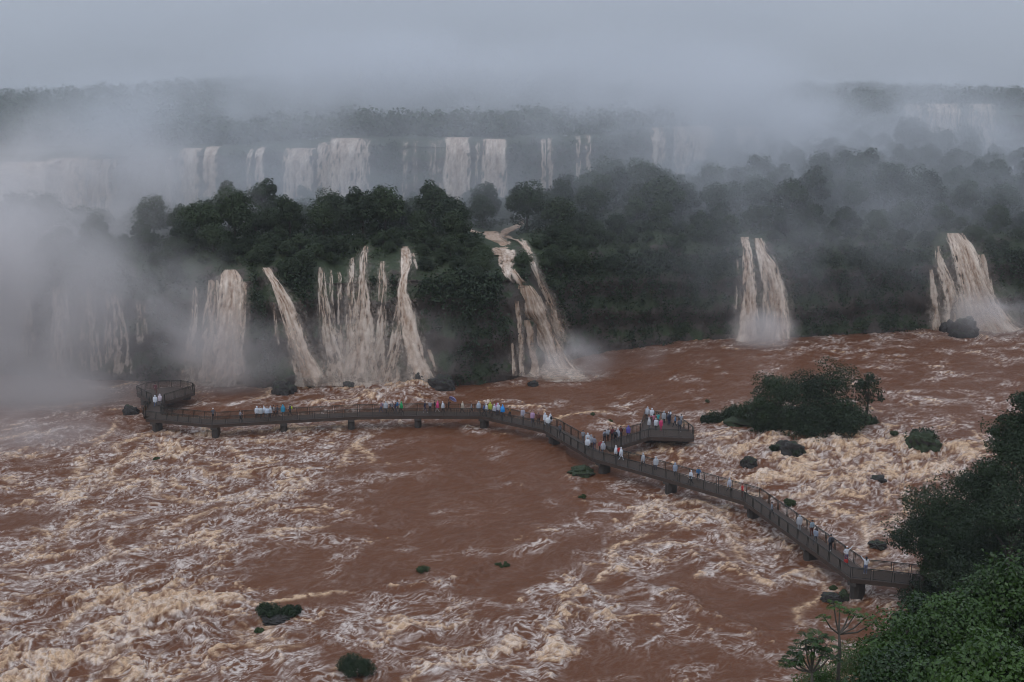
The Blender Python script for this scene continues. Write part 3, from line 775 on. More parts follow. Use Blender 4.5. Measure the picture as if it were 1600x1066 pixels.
# ---- forest on the terrace
VAR = [tree_parts(100 + i * 7, h, R, nc, 250, 0.40, M['leaf_far'], M['bark'], 0.85, 0.16, lo, jit=0.38) for i, (h, R, nc, lo) in enumerate([(8.0, 3.4, 16, .22), (7.0, 3.8, 17, .18), (9.4, 3.0, 16, .26), (6.2, 3.4, 14, .15), (8.6, 4.2, 19, .26), (5.2, 2.8, 12, .14)])]
def near_water(X, Y, Z, pad):
    d = np.abs(FP[:, 0] - X) - FP[:, 3]
    return bool(np.any((d < pad) & (np.abs(FP[:, 1] - Y) < pad + 1.5) & (np.abs(FP[:, 2] - Z) < 4)))
rng = np.random.default_rng(5)
cand = []
for i in range(60000):
    Y = rng.uniform(180, 300); X = rng.uniform(-0.47, 0.49) * Y
    s = Y - float(baseY(X)); s2 = float(upperY(X)) - Y
    if s < 9 or s2 < 2.5: continue
    if abs(X + 2.0 - 0.06 * (Y - 190)) < 2.6 and s < 36: continue
    sp = 5.2 if s < 40 else 6.2
    if any((X - c[0]) ** 2 + (Y - c[1]) ** 2 < sp * sp for c in cand): continue
    z = float(ground(np.array(X), np.array(Y)))
    if near_water(X, Y, z, 1.6): continue
    cand.append((X, Y, z, s))
    if len(cand) >= 290: break
def zone(X, Y, s):
    p = 800 + X * 1800 / Y
    if p < 330: return 'misty forest tree on the left of the middle terrace, under the upper falls'
    if p < 700: return 'dark bushy tree on the terrace above the veil and cascade falls'
    if p < 1000: return 'dark green tree around the stepped stream and wooded ridge in the centre'
    if p < 1250: return 'dense green tree on the slope above the twin brown waterfall'
    return 'grey green tree fading into mist on the right hand ridge'
for X, Y, z, s in cand:
    small = s < 16
    k = rng.integers(0, 6) if not small else rng.choice([3, 5])
    sc = rng.uniform(0.8, 1.3) * (0.72 if small else 1.0) * (0.70 if (float(upperY(X)) - Y < 34 and X < 40) else (1.08 if X > 15 else 0.9))
    place_tree('forest_tree', VAR[k], (X, Y, z - 0.3), rng.uniform(0, 6.28), sc, zone(X, Y, s), 'tree', 'terrace trees: ' + zone(X, Y, s))

shr = []
for i in range(30000):
    X = rng.uniform(-78, 108); s = rng.uniform(3.2, 15); Y = float(baseY(X)) + s
    if abs(X + 2.0 - 0.06 * (Y - 190)) < 2.6: continue
    if any((X - c[0]) ** 2 + (Y - c[1]) ** 2 < 2.7 ** 2 for c in shr): continue
    z = float(ground(np.array(X), np.array(Y)))
    if z < 11 or near_water(X, Y, z, 0.9): continue
    shr.append((X, Y, z, s))
    if len(shr) >= 240: break
def szone(X, Y):
    p = 800 + X * 1800 / Y
    if p < 470: return 'low shrub on the brow of the lower cliff around the slanting brown chute'
    if p < 700: return 'low shrub on the brow of the lower cliff among the middle cascades'
    if p < 1000: return 'low shrub on the brow of the dark headland beside the largest waterfall'
    return 'low shrub on the misty cliff brow between the two right hand waterfalls'
for X, Y, z, s in shr:
    place_tree('shrub', VAR[rng.choice([1, 3, 5])], (X, Y, z - 0.5), rng.uniform(0, 6.28), rng.uniform(0.30, 0.62), szone(X, Y), 'shrub', 'cliff brow shrubs: ' + szone(X, Y))

# ---- stuff: undergrowth on the terrace and slopes
def scatter_foliage(name, pts, r, per, size, mat, label, seed, aspect=0.6, squash=0.8):
    rng = np.random.default_rng(seed)
    c = np.array(pts); rr = r * rng.uniform(0.6, 1.4, len(c))
    v, f, t = clump_leaves(c, rr, per, size, rng, aspect, squash, shell=0.35)
    o = obj(name, mesh_np(name, v, f, [mat], attrs={'tint': t}))
    return tag(o, label, None, None, 'stuff')

pts = []; ptsl = []
rng = np.random.default_rng(6)
Yr = rng.uniform(178, 305, 16000); Xr = rng.uniform(-0.5, 0.52, 16000) * Yr
sr = Yr - baseY(Xr); ok = (sr > 4.5) & (upperY(Xr) - Yr > 1) & ~((np.abs(Xr + 2.0 - 0.06 * (Yr - 190)) < 2.4) & (sr < 36))
Zr = ground(Xr, Yr)
for X, Y, Z in zip(Xr[ok], Yr[ok], Zr[ok]):
    if not near_water(X, Y, Z, 0.35): (ptsl if Y - float(baseY(X)) < 14 else pts).append((X, Y, Z + rng.uniform(0.0, 0.6)))
scatter_foliage('undergrowth', pts, 1.1, 14, 0.55, M['leaf_dark'], 'dark low bushes under the terrace trees', 61)
scatter_foliage('undergrowth', ptsl, 1.0, 18, 0.45, M['leaf_far'], 'greener bushes and grass on the slope above the lower cliff', 64)

# ---- stuff: plants hanging on the lower and upper cliffs
pts = []
Xr = rng.uniform(-95, 108, 15000); sr = rng.uniform(-4.2, 5.4, 15000); Yr = baseY(Xr) + sr; Zr = ground(Xr, Yr)
dens = 0.45 + 0.9 * fbm(Xr / 9, Zr / 7, 3, 401) + 0.05 * (Zr - 6)
for X, Y, Z, d in zip(Xr, Yr, Zr, dens):
    if Z > 0.8 and rng.random() < d and not near_water(X, Y, Z, 0.35): pts.append((X, Y - rng.uniform(0.5, 1.8), Z))
scatter_foliage('hanging_foliage', pts, 0.85, 14, 0.5, M['leaf_dark'], 'mossy plants hanging down the lower cliff between the falls', 62, 0.6, 1.3)
pts = []
Xr = rng.uniform(-125, 150, 4200); Yr = upperY(Xr) + rng.uniform(0, 3.2, 4200); Zr = ground(Xr, Yr)
for X, Y, Z in zip(Xr, Yr, Zr):
    if not near_water(X, Y, Z, 0.8): pts.append((X, Y - rng.uniform(0.5, 1.8), Z))
scatter_foliage('hanging_foliage', pts, 1.1, 10, 0.7, M['leaf_dark'], 'plants clinging to the upper cliff between the upper falls', 63, 0.6, 1.3)

# ---- stuff: the forest of the far plateau
pts = []
n = 5200
t = rng.random(n) ** 1.5; Yr = 276 + t * 590; Xr = rng.uniform(-0.52, 0.56, n) * Yr
ok = Yr - upperY(Xr) > 7
Zr = ground(Xr, Yr); V = []; F = []; T = []; nn = 0
cc = []; rr = []
for X, Y, Z in zip(Xr[ok], Yr[ok], Zr[ok]):
    if Y - upperY(X) < 14 and near_water(X, Y, Z, 2.2): continue
    h = rng.uniform(4.0, 9.0) * (1.0 if Y > 330 else 0.75)
    for q in range(4):
        cc.append((X + rng.normal() * 1.8, Y + rng.normal() * 1.8, Z + h * rng.uniform(0.35, 0.85))); rr.append(rng.uniform(1.5, 2.8))
    cc.append((X, Y, Z + 0.8)); rr.append(2.4)
v, f, tt = clump_leaves(np.array(cc), np.array(rr), 20, 1.25, rng, 0.6, 0.8, shell=0.4)
o = obj('forest', mesh_np('forest', v, f, [M['leaf_far']], attrs={'tint': tt}))
tag(o, 'far off jungle on the plateau behind the upper falls', None, None, 'stuff')

# ================================================================== ROCKS, BUSHES AND ISLANDS IN THE RIVER
def rock_mesh(seed, sx, sy, sz, mat, sub=5, rough=0.36):
    bm = bmesh.new(); bmesh.ops.create_icosphere(bm, subdivisions=sub, radius=1.0)
    P = np.array([v.co[:] for v in bm.verts]); me = bpy.data.meshes.new('rock'); bm.to_mesh(me); bm.free()
    n = fbm(P[:, 0] * 1.3 + seed * 3.3, P[:, 1] * 1.3 + P[:, 2] * 1.7, 4, seed) + 0.5 * (ridged(P[:, 0] * 2 + P[:, 2], P[:, 1] * 2 - P[:, 2] * 1.3, 3, seed + 4) - 0.6)
    P = P * (1 + rough * 1.6 * n + 0.10 * fbm(P[:, 0] * 6 + P[:, 2] * 3, P[:, 1] * 6 - P[:, 2] * 5, 3, seed + 9))[:, None]
    P = np.sign(P) * np.abs(P) ** 0.88
    P[:, 2] = np.where(P[:, 2] < -0.35, -0.35 + (P[:, 2] + 0.35) * 0.4, P[:, 2])
    P *= np.array([sx, sy, sz])
    me.vertices.foreach_set('co', P.astype(np.float32).ravel()); me.materials.append(mat)
    me.polygons.foreach_set('use_smooth', np.ones(len(me.polygons), bool)); me.update()
    return me

def rock_at(px, py, wpx, hpx, label, mossy=False, name='rock', cat='rock', z=0.0, group=None, dy=0.0):
    p = PZ(px, py, z); p[1] += dy; m = mpp(p[1])
    me = rock_mesh(int(px * 7 + py) % 997, wpx * m / 2 * 0.95, wpx * m / 2 * 0.8, hpx * m * 0.85, M['boulder_moss'] if mossy else M['boulder'])
    o = obj(name, me); o.location = (p[0], p[1], z + water_h(p[0], p[1]) * 0.8 + 0.02)
    return tag(o, label, cat, group)

def bush_at(px, py, wpx, hpx, label, mat='leaf_dark', leaf=0.28, n=9, per=130, z=None, name='bush', group=None, stem=True, dy=0.0, aspect=0.5):
    p = PZ(px, py, 0.0); p[1] += dy; m = mpp(p[1]); seed = int(px * 3 + py * 5) % 991; rg = np.random.default_rng(seed)
    zz = water_h(p[0], p[1]) * 0.9 if z is None else z
    e = empty(name, (p[0], p[1], zz - 0.05), label, 'bush', group)
    w_, h_ = wpx * m / 2, hpx * m
    cl = []
    for i in range(n):
        a = rg.uniform(0, 6.28); q = math.sqrt(rg.random()) * 0.72
        cl.append((w_ * q * math.cos(a), w_ * 0.8 * q * math.sin(a), h_ * (0.22 + 0.55 * (1 - q) * rg.uniform(.5, 1.1)), max(0.16, min(w_, h_) * rg.uniform(.32, .5))))
    obj('foliage', crown_mesh('foliage', cl, per, leaf, M[mat], seed + 3, aspect, 0.85), e)
    if stem:
        mb = MB()
        for c in cl[::2]:
            mb.tube([(c[0] * .25, c[1] * .25, -0.3), (c[0] * .6, c[1] * .6, c[2] * .6), c[:3]], [.07, .05, .02], 5, cap=False)
        mb.build('stem', M['bark'], e, True)
    return e

for px, py, wpx, hpx, lab in [
    (445, 612, 40, 22, 'low wide boulder under the slanting brown chute, mist around it'), (478, 600, 38, 20, 'dark boulder right of the low wide one below the slanting chute'),
    (503, 582, 26, 18, 'roundish boulder just beyond the foot of the slanting chute'), (528, 592, 28, 20, 'rounded boulder between the veil falls and the three stranded cascade'),
    (560, 582, 30, 24, 'upright boulder at the foot of the three stranded cascade'), (580, 566, 22, 34, 'tall narrow rock standing inside the three stranded cascade'),
    (610, 592, 40, 30, 'broad dark boulder between the three stranded cascade and the zigzag cascade'), (690, 606, 44, 26, 'boulder on the right of the foot of the zigzag cascade'),
    (655, 600, 22, 18, 'small boulder in the foam of the zigzag cascade'), (545, 604, 20, 12, 'small low rock at the water below the three stranded cascade'),
    (833, 601, 18, 9, 'small dark rock in the river below the largest middle waterfall'), (205, 646, 26, 14, 'dark hump of rock left of the observation platform')]:
    rock_at(px, py, wpx, hpx, lab, False, cat='boulder', name='boulder', dy=-0.6 if px > 230 else 0)
rock_at(1500, 531, 48, 30, 'big black boulder at the foot of the wide right waterfall', name='boulder', cat='boulder', dy=-1.5)
rock_at(1477, 527, 26, 24, 'black boulder leaning on the big one at the right waterfall', name='boulder', cat='boulder', dy=-1.0)
rock_at(1170, 728, 27, 15, 'bare dark rock in the rapids between walkway and tree island')
rock_at(1371, 755, 26, 8, 'flat dark rock with a ragged top in the right hand rapids')
rock_at(1371, 855, 30, 11, 'long dark rock like a log near the leafy bank tree')
rock_at(1298, 938, 34, 13, 'wet dark ledge beside the last pier of the walkway')
rock_at(1318, 936, 18, 19, 'mossy rock close in front of the last pier', True)
rock_at(908, 741, 44, 13, 'green mossy rock under the walkway below the platform branch', True)
rock_at(1232, 714, 44, 20, 'rounded rock with bushes in front of the tree island')
rock_at(432, 966, 52, 9, 'dark rock in the lower left foam under low bushes')
rock_at(1442, 708, 56, 30, 'rounded mossy rock at the lip of the rapids right of the tree island', True)
for px, py, wpx, hpx, lab, lf in [
    (1212, 714, 24, 20, 'small bush on the left side of the rounded rock before the island', .22), (1244, 716, 30, 22, 'spiky bush on the right side of the rounded rock before the island', .22),
    (1440, 704, 54, 38, 'bush capping the rounded rock at the lip of the rapids', .3), (1394, 697, 17, 15, 'small round bush between tree island and the bush capped rock', .2),
    (1232, 786, 24, 14, 'grassy tuft in the rapids above the bend of the walkway', .2), (418, 964, 46, 26, 'dark bush on the lower left rock', .15), (456, 962, 38, 18, 'paler low bush right of the dark one on the lower left rock', .2),
    (404, 986, 16, 9, 'little tuft below the lower left rock', .14), (557, 1054, 66, 54, 'round green bush standing alone in the foam at the bottom edge', .13), (663, 894, 26, 13, 'dark tuft on the foam line in the middle of the river', .14),
    (785, 884, 30, 7, 'flat faint tuft drowned in the middle of the brown pool', .14), (245, 720, 13, 7, 'tiny tuft in the foam below the left walkway', .14), (910, 780, 18, 7, 'small drowned tuft below the mossy rock', .14),
    (927, 654, 10, 8, 'tiny green plant on the drop behind the walkway, left one', .16), (953, 662, 10, 5, 'tiny pale plant on the drop behind the walkway, right one', .16), (1302, 922, 12, 10, 'green tuft on the wet ledge by the last pier', .14)]:
    bush_at(px, py, wpx, hpx, lab, 'leaf_grass' if hpx < 16 else 'leaf_dark', lf, 18 if wpx > 50 and py > 1000 else 10, 420 if py > 900 else 130)
bush_at(905, 738, 34, 12, 'moss and fern cushion on the rock under the walkway', 'leaf_grass', .16, 8, 120, stem=False)

# tree island
isl = PZ(1235, 678)
me = rock_mesh(77, 9.8, 5.4, 1.7, M['boulder_moss'], 5, 0.22); o = obj('island', me); o.location = (isl[0] + 0.6, isl[1] + 2.5, 0.9)
tag(o, 'low rocky island carrying a thicket of trees', None, kind='structure')
def island_tree(px, py, Y, h, R, seed, label, nc=16, per=330, leaf=0.26, mat='leaf_dark', low=0.2, flat=0.8, cs=.42):
    p = PY(px, py, Y)
    tr = tree_parts(seed, h, R, nc, per, leaf, M[mat], M['bark'], flat, 0.16, low, csize=cs)
    return place_tree('tree', tr, (p[0], p[1], p[2]), seed * 1.3, 1.0, label, 'tree', None)
island_tree(1216, 680, 150, 9.6, 4.5, 301, 'left bushy tree of the island thicket, broad dark crown', 18)
island_tree(1294, 684, 151, 11.4, 4.6, 302, 'tallest rounded tree in the middle of the island thicket', 20)
island_tree(1353, 672, 150, 9.0, 2.5, 303, 'light open crowned tree on the right end of the island', 13, 90, .30, low=.35, cs=.36)
island_tree(1262, 690, 147.5, 5.6, 3.6, 304, 'low spreading tree at the front of the island thicket', 15)
island_tree(1320, 688, 148, 6.4, 3.5, 305, 'dense tree at the front right of the island above the rapids', 16)
island_tree(1182, 676, 149, 5.2, 3.2, 306, 'lowest tree on the left shoulder of the island', 12)
for px, py, wpx, hpx, lab in [(1115, 668, 46, 24, 'low dark bush on the island tip nearest the right platform'), (1148, 668, 54, 38, 'rounded bush beside the island tip bush'), (1200, 684, 80, 34, 'wide bush hanging over the front of the island on the left'),
                              (1255, 692, 90, 38, 'wide bush hanging over the front of the island in the middle'), (1312, 692, 80, 40, 'wide bush hanging over the front of the island on the right'), (1352, 676, 44, 36, 'bush at the right tip of the island over the water')]:
    bush_at(px, py, wpx, hpx, lab, 'leaf_dark', .26, 14, 200, z=0.4)
island_tree(1256, 684, 151.5, 10.4, 4.2, 307, 'rounded tree between the left and the tallest tree of the island', 16)
sk = bush_at(1106, 640, 13, 9, 'tiny sprig of leaves standing behind the island tip', 'leaf_grass', .2, 4, 30)

# ================================================================== NEAR BANK TREES
def bank_tree(px, py, Y, h, R, seed, label, nc, per, leaf, mat, low=.3, flat=.6, aspect=.5, tr=.25, name='tree', cat='tree', lean=(0, 0), cs=.42, bark='bark'):
    """(px, py) is where the middle of the crown shows"""
    c = PY(px, py, Y); z0 = c[2] - h * 0.68
    t_ = tree_parts(seed, h, R, nc, per, leaf, M[mat], M[bark], flat, tr, low, aspect, lean, cs)
    g = float(bank(np.array(c[0]), np.array(c[1])))
    e = place_tree(name, t_, (c[0], c[1], z0), 0, 1.0, label, cat, None)
    if z0 > g + 0.3:        # carry the stem on down to the ground
        mb = MB(); mb.tube([(0, 0, -0.5), (.1, .05, (g - z0) / 2), (0, 0, g - z0 - 0.5)], [tr * .9, tr * 1.0, tr * 1.2], 7); mb.build('lower_trunk', M[bark], e, True)
    return e
bank_tree(1500, 795, 98, 11.5, 6.3, 401, 'large dark feathery tree on the bank beside the walkway end', 40, 620, .21, 'leaf_dark', .2, .45, .5, .3)
bank_tree(1448, 828, 97, 5.5, 3.6, 402, 'lower spreading tree in front of the large feathery one', 18, 420, .20, 'leaf_dark', .25, .45)
bank_tree(1612, 715, 93, 10.0, 5.4, 403, 'tall sparse tree at the right edge above the large feathery one', 34, 460, .22, 'leaf_dark', .2, .55, tr=.15, cs=.32)
bank_tree(1616, 622, 94, 4.0, 2.6, 404, 'small leafy treetop leaning in at the right edge over the river', 9, 220, .22, 'leaf_dark', .3, .55, tr=.1)
bank_tree(1585, 800, 88, 9.0, 5.0, 405, 'dark tree filling the right edge below the sparse one', 20, 420, .22, 'leaf_dark', .2, .55)
bank_tree(1456, 925, 97, 4.2, 3.0, 406, 'black green bush tree overhanging the water under the walkway end', 15, 380, .20, 'leaf_dark', .2, .6)
bank_tree(1540, 900, 90, 6.0, 4.2, 407, 'shaded tree behind the glossy leaved ones on the bank', 18, 380, .24, 'leaf_dark', .2, .6)
bank_tree(1575, 925, 58, 7.0, 3.1, 411, 'glossy leaved tree at the right edge, light tips on its top', 28, 380, .23, 'leaf_near', .2, .75, .6, .2)
bank_tree(1492, 968, 56, 6.5, 2.7, 412, 'glossy leaved tree with a rounded top in the lower right corner', 26, 380, .22, 'leaf_near', .2, .75, .6, .2)
bank_tree(1415, 1005, 55, 6.0, 2.5, 413, 'lower glossy leaved tree left of the rounded one', 24, 360, .20, 'leaf_near', .2, .75, .6, .18)
bank_tree(1560, 1050, 44, 6.0, 2.6, 414, 'nearest large leaved tree in the bottom right corner', 26, 340, .24, 'leaf_near', .2, .75, .62, .2)
bank_tree(1470, 1075, 47, 5.0, 2.2, 415, 'large leaved bush tree at the bottom edge right of the ferny bush', 22, 320, .22, 'leaf_near', .2, .75, .62, .16)
bank_tree(1355, 1035, 58, 4.2, 2.9, 416, 'fine leaved ferny bush at the bottom behind the palmate tree', 22, 420, .13, 'leaf_near', .2, .55, .35, .1, 'bush', 'bush')
bank_tree(1282, 1062, 56, 2.8, 1.8, 417, 'small fine leaved bush at the bottom edge under the palmate tree', 14, 380, .12, 'leaf_near', .2, .6, .35, .08, 'bush', 'bush')

bank_tree(1400, 1062, 49, 4.5, 2.4, 418, 'large leaved bush tree at the bottom edge between ferny bush and corner trees', 22, 320, .20, 'leaf_near', .2, .75, .6, .14)
bank_tree(1445, 958, 66, 5.0, 2.3, 419, 'small glossy leaved tree just below the overhanging dark bush tree', 18, 240, .24, 'leaf_near', .2, .75, .6, .14)

bank_tree(1492, 878, 95, 4.5, 3.4, 420, 'dark undershrub tree filling the gap under the large feathery crown', 18, 420, .2, 'leaf_dark', .15, .6)
bank_tree(1560, 862, 91, 6.0, 4.0, 421, 'dark rounded tree behind the glossy leaved tree at the right edge', 20, 420, .22, 'leaf_dark', .15, .6)
bank_tree(1545, 745, 97, 7.0, 3.4, 422, 'dark narrow tree rising behind the large feathery one', 18, 420, .21, 'leaf_dark', .15, .6)

bank_tree(1590, 668, 95, 6.0, 2.8, 423, 'loose dark treetop at the right edge between the leaning treetop and the sparse tree', 18, 300, .22, 'leaf_dark', .2, .55, tr=.1)

def palmate_tree(name, heads, base, Y, label, seed, leafsize, nleaf, joint):
    rg = np.random.default_rng(seed)
    B = PY(base[0], base[1], Y); g = float(bank(np.array(B[0]), np.array(B[1])))
    e = empty(name, tuple(B), label, 'tree'); mb = MB()
    J = PY(joint[0], joint[1], Y) - B
    mb.tube([(0, 0, g - B[2] - .5), (0.1, 0, (g - B[2]) / 2), (0, 0, 0), J], [.16, .12, .085, .06], 6)
    V = []; F = []; T = []; n = 0
    for hx, hy, dY in heads:
        Hd = PY(hx, hy, Y + dY) - B
        mid = J + (Hd - J) * 0.55 + np.array([0, 0, -0.12 * np.linalg.norm(Hd - J)])
        mb.tube([J * .96, mid, Hd], [.055, .045, .03], 6, cap=False)
        for k in range(nleaf):
            a = k * 2.4 + rg.uniform(-.3, .3); el = rg.uniform(-0.25, 0.7)
            tip = Hd + np.array([math.cos(a) * math.cos(el), math.sin(a) * math.cos(el), math.sin(el)]) * leafsize * rg.uniform(.55, 1.0)
            mb.tube([Hd, tip], [.012, .008], 4, cap=False)
            ax = tip - Hd; ax = ax / np.linalg.norm(ax); fl = np.array([-ax[1], ax[0], 0]); fl /= max(np.linalg.norm(fl), 1e-6); up = np.cross(ax, fl)
            tint = rg.uniform(.15, .85)
            for q in range(9):
                b = -2.3 + q * 4.6 / 8; Ln = leafsize * (.75 if abs(b) < 1.4 else .5) * rg.uniform(.85, 1.1)
                d = ax * math.cos(b) + fl * math.sin(b); side = -ax * math.sin(b) + fl * math.cos(b)
                droop = np.array([0, 0, -.30 * Ln])
                v = [tip, tip + d * Ln * .55 + side * Ln * .13 + droop * .25 + up * .02, tip + d * Ln + droop, tip + d * Ln * .55 - side * Ln * .13 + droop * .25]
                V += v; F.append((n, n + 1, n + 2, n + 3)); n += 4; T += [tint] * 4
    mb.build('trunk', M['bark_pale'], e, True)
    obj('crown', mesh_np('crown', np.array(V), np.array(F), [M['leaf_near']], attrs={'tint': np.array(T)}), e)
palmate_tree('tree', [(1303, 946, 0), (1288, 965, -.4), (1336, 960, .3), (1352, 966, -.3), (1362, 976, .4), (1328, 958, .6), (1312, 950, .5)], (1312, 1012), 56, 'slender forked tree with umbrella like leaf heads over the water', 21, .33, 8, (1311, 990))
palmate_tree('tree', [(1240, 1030, 0), (1258, 1002, -.4), (1275, 996, .3), (1292, 1008, .2), (1250, 1016, .5), (1284, 1022, -.4), (1268, 1012, .1), (1232, 1036, .2), (1296, 1028, .4)], (1270, 1075), 54, 'palmate leaved tree with big drooping leaves at the bottom', 22, .48, 9, (1268, 1050))
# ================================================================== WALKWAY AND VIEWING PLATFORMS
DZ = 1.9
def mat_wire():
    m, nt, out = new_mat('wire mesh')
    sp = nt.nodes.new('ShaderNodeSeparateXYZ'); L(nt, geo_pos(nt), sp.inputs[0])
    def lines(src):
        f = math_node(nt, 'FRACT', math_node(nt, 'MULTIPLY', src, 18.0)); return math_node(nt, 'LESS_THAN', f, 0.2)
    h = math_node(nt, 'ADD', math_node(nt, 'MULTIPLY', sp.outputs[0], 0.8), math_node(nt, 'MULTIPLY', sp.outputs[1], -0.6))
    a = math_node(nt, 'MAXIMUM', lines(sp.outputs[2]), lines(h))
    b = N(nt, 'ShaderNodeBsdfPrincipled'); b.inputs['Base Color'].default_value = (0.055, 0.046, 0.036, 1); b.inputs['Roughness'].default_value = 0.55
    tr = N(nt, 'ShaderNodeBsdfTransparent'); mx = N(nt, 'ShaderNodeMixShader')
    L(nt, a, mx.inputs[0]); L(nt, tr.outputs[0], mx.inputs[1]); L(nt, b.outputs[0], mx.inputs[2]); L(nt, mx.outputs[0], out.inputs[0])
    return m
M['wire'] = mat_wire()

def panel_geo(a, b, z0):
    """one railing panel between a and b: frame and its wire infill"""
    fr = MB(); a = np.array([a[0], a[1], z0]); b = np.array([b[0], b[1], z0]); d = (b - a); Ln = np.linalg.norm(d); d = d / Ln
    g = min(0.10, Ln * 0.1)
    up = np.array([0, 0, 1.0])
    for p in (a + d * g, b - d * g):
        fr.bar(p + up * -0.12, p + up * 1.04, 0.055, 0.055, (d[1], -d[0], 0))
    fr.bar(a + d * g + up * 0.12, b - d * g + up * 0.12, 0.04, 0.04)
    fr.bar(a + d * g + up * 0.98, b - d * g + up * 0.98, 0.035, 0.035)
    p, q = a + d * (g + .03), b - d * (g + .03)
    wire = (np.array([p + up * .14, q + up * .14, q + up * .97, p + up * .97]), [(0, 1, 2, 3)])
    return fr, wire

def rail_run(pts, z0, bay=1.85, closed=False):
    """panels (near ones first later) along a polyline; returns list of (mid, frame, wire)"""
    out = []
    for a, b in zip(pts[:-1], pts[1:]):
        a = np.asarray(a, float)[:2]; b = np.asarray(b, float)[:2]; Ln = np.linalg.norm(b - a); n = max(1, int(round(Ln / bay)))
        for i in range(n):
            p, q = a + (b - a) * i / n, a + (b - a) * (i + 1) / n
            out.append((np.linalg.norm((p + q) / 2), *panel_geo(p, q, z0)))
    return out

def put_panels(panels, parent, most=100):
    panels = sorted(panels, key=lambda t: t[0])
    for k, (_, fr, w_) in enumerate(panels[:most]):
        o = fr.build('railing_panel', M['steel'], parent)
        wb = MB(); wb.add(*w_); wb.build('wire_mesh', M['wire'], o)
    if len(panels) > most:
        fr = MB(); wb = MB()
        for _, f_, w_ in panels[most:]:
            for v in f_.v: pass
            off = 0
            allv = np.concatenate(f_.v); fr.add(allv, f_.f); wb.add(*w_)
        o = fr.build('railing_panel', M['steel'], parent); o['kind'] = 'stuff'
        w2 = wb.build('wire_mesh', M['wire'], o)

def handrail(pts, z0, parent):
    mb = MB()
    P = [np.array([p[0], p[1], z0 + 1.09]) for p in pts]
    for a, b in zip(P[:-1], P[1:]): mb.bar(a, b, 0.075, 0.06)
    return mb.build('handrail', M['steel'], parent)

def strip(pa, pb, z, th):
    """deck slab between two polylines"""
    n = len(pa); V = []; F = []
    for a, b in zip(pa, pb): V += [(a[0], a[1], z), (b[0], b[1], z), (a[0], a[1], z - th), (b[0], b[1], z - th)]
    for i in range(n - 1):
        k = 4 * i; j = k + 4
        F += [(k, j, j + 1, k + 1), (k + 2, k + 3, j + 3, j + 2), (k, k + 2, j + 2, j), (k + 1, j + 1, j + 3, k + 3)]
    F += [(0, 1, 3, 2), (4 * n - 4, 4 * n - 2, 4 * n - 1, 4 * n - 3)]
    mb = MB(); mb.add(V, F); return mb

near_px = [(227, 654.5), (331, 664), (443, 657.2), (560, 651.2), (652, 649.8), (752, 650.6), (850, 672), (925, 716), (1040, 748), (1163, 784), (1245, 843), (1329, 904), (1395, 911), (1480, 921)]
NE = [PZ(x, y, DZ) for x, y in near_px]
WID = 2.3
FE = []
for i, p in enumerate(NE):
    def nrm(a, b):
        d = (b - a)[:2]; d = d / np.linalg.norm(d); return np.array([-d[1], d[0]])
    ns = []
    if i > 0: ns.append(nrm(NE[i - 1], p))
    if i < len(NE) - 1: ns.append(nrm(p, NE[i + 1]))
    m_ = sum(ns); m_ = m_ / np.linalg.norm(m_); k = 1 / max(0.5, float(m_ @ ns[0]))
    FE.append(np.array([p[0] + m_[0] * WID * k, p[1] + m_[1] * WID * k, DZ]))
def inset(a, b, d):    # polyline moved from a towards b by d metres
    o = []
    for p, q in zip(a, b):
        v = (q - p)[:2]; v = v / np.linalg.norm(v); o.append(np.array([p[0] + v[0] * d, p[1] + v[1] * d, p[2]]))
    return o

walk = empty('walkway', (float(NE[7][0]), float(NE[7][1]), 0.0), 'long zigzag steel walkway with wire mesh railings crossing the brown river', 'walkway')
walk_inv = Vector((-NE[7][0], -NE[7][1], 0.0))
def kid(o):
    """keep world place under the walkway's base point"""
    o.location = walk_inv; return o
kid(strip(NE, FE, DZ, 0.09).build('deck', M['deck'], walk))
for a, b in ((NE, FE), (FE, NE)):
    g = MB(); ln = inset(a, b, 0.13)
    for p, q in zip(ln[:-1], ln[1:]): g.bar(p + np.array([0, 0, -0.27]), q + np.array([0, 0, -0.27]), 0.20, 0.35)
    kid(g.build('girder', M['girder'], walk))
Rn, Rf = inset(NE, FE, 0.05), inset(FE, NE, 0.05)
# the far railing leaves a gap where the branch to the right platform joins
jx = [PZ(926, 699, DZ), PZ(950, 706, DZ)]
def on_far(p):
    best = None
    for i, (a, b) in enumerate(zip(Rf[:-1], Rf[1:])):
        d = (b - a)[:2]; t = np.clip(((p - a)[:2] @ d) / (d @ d), 0, 1); q = a + (b - a) * t; e = np.linalg.norm((q - p)[:2])
        if best is None or e < best[0]: best = (e, i, q)
    return best[1], best[2]
i0, q0 = on_far(jx[0]); i1, q1 = on_far(jx[1])
far_a = Rf[:i0 + 1] + [q0]; far_b = [q1] + Rf[i1 + 1:]
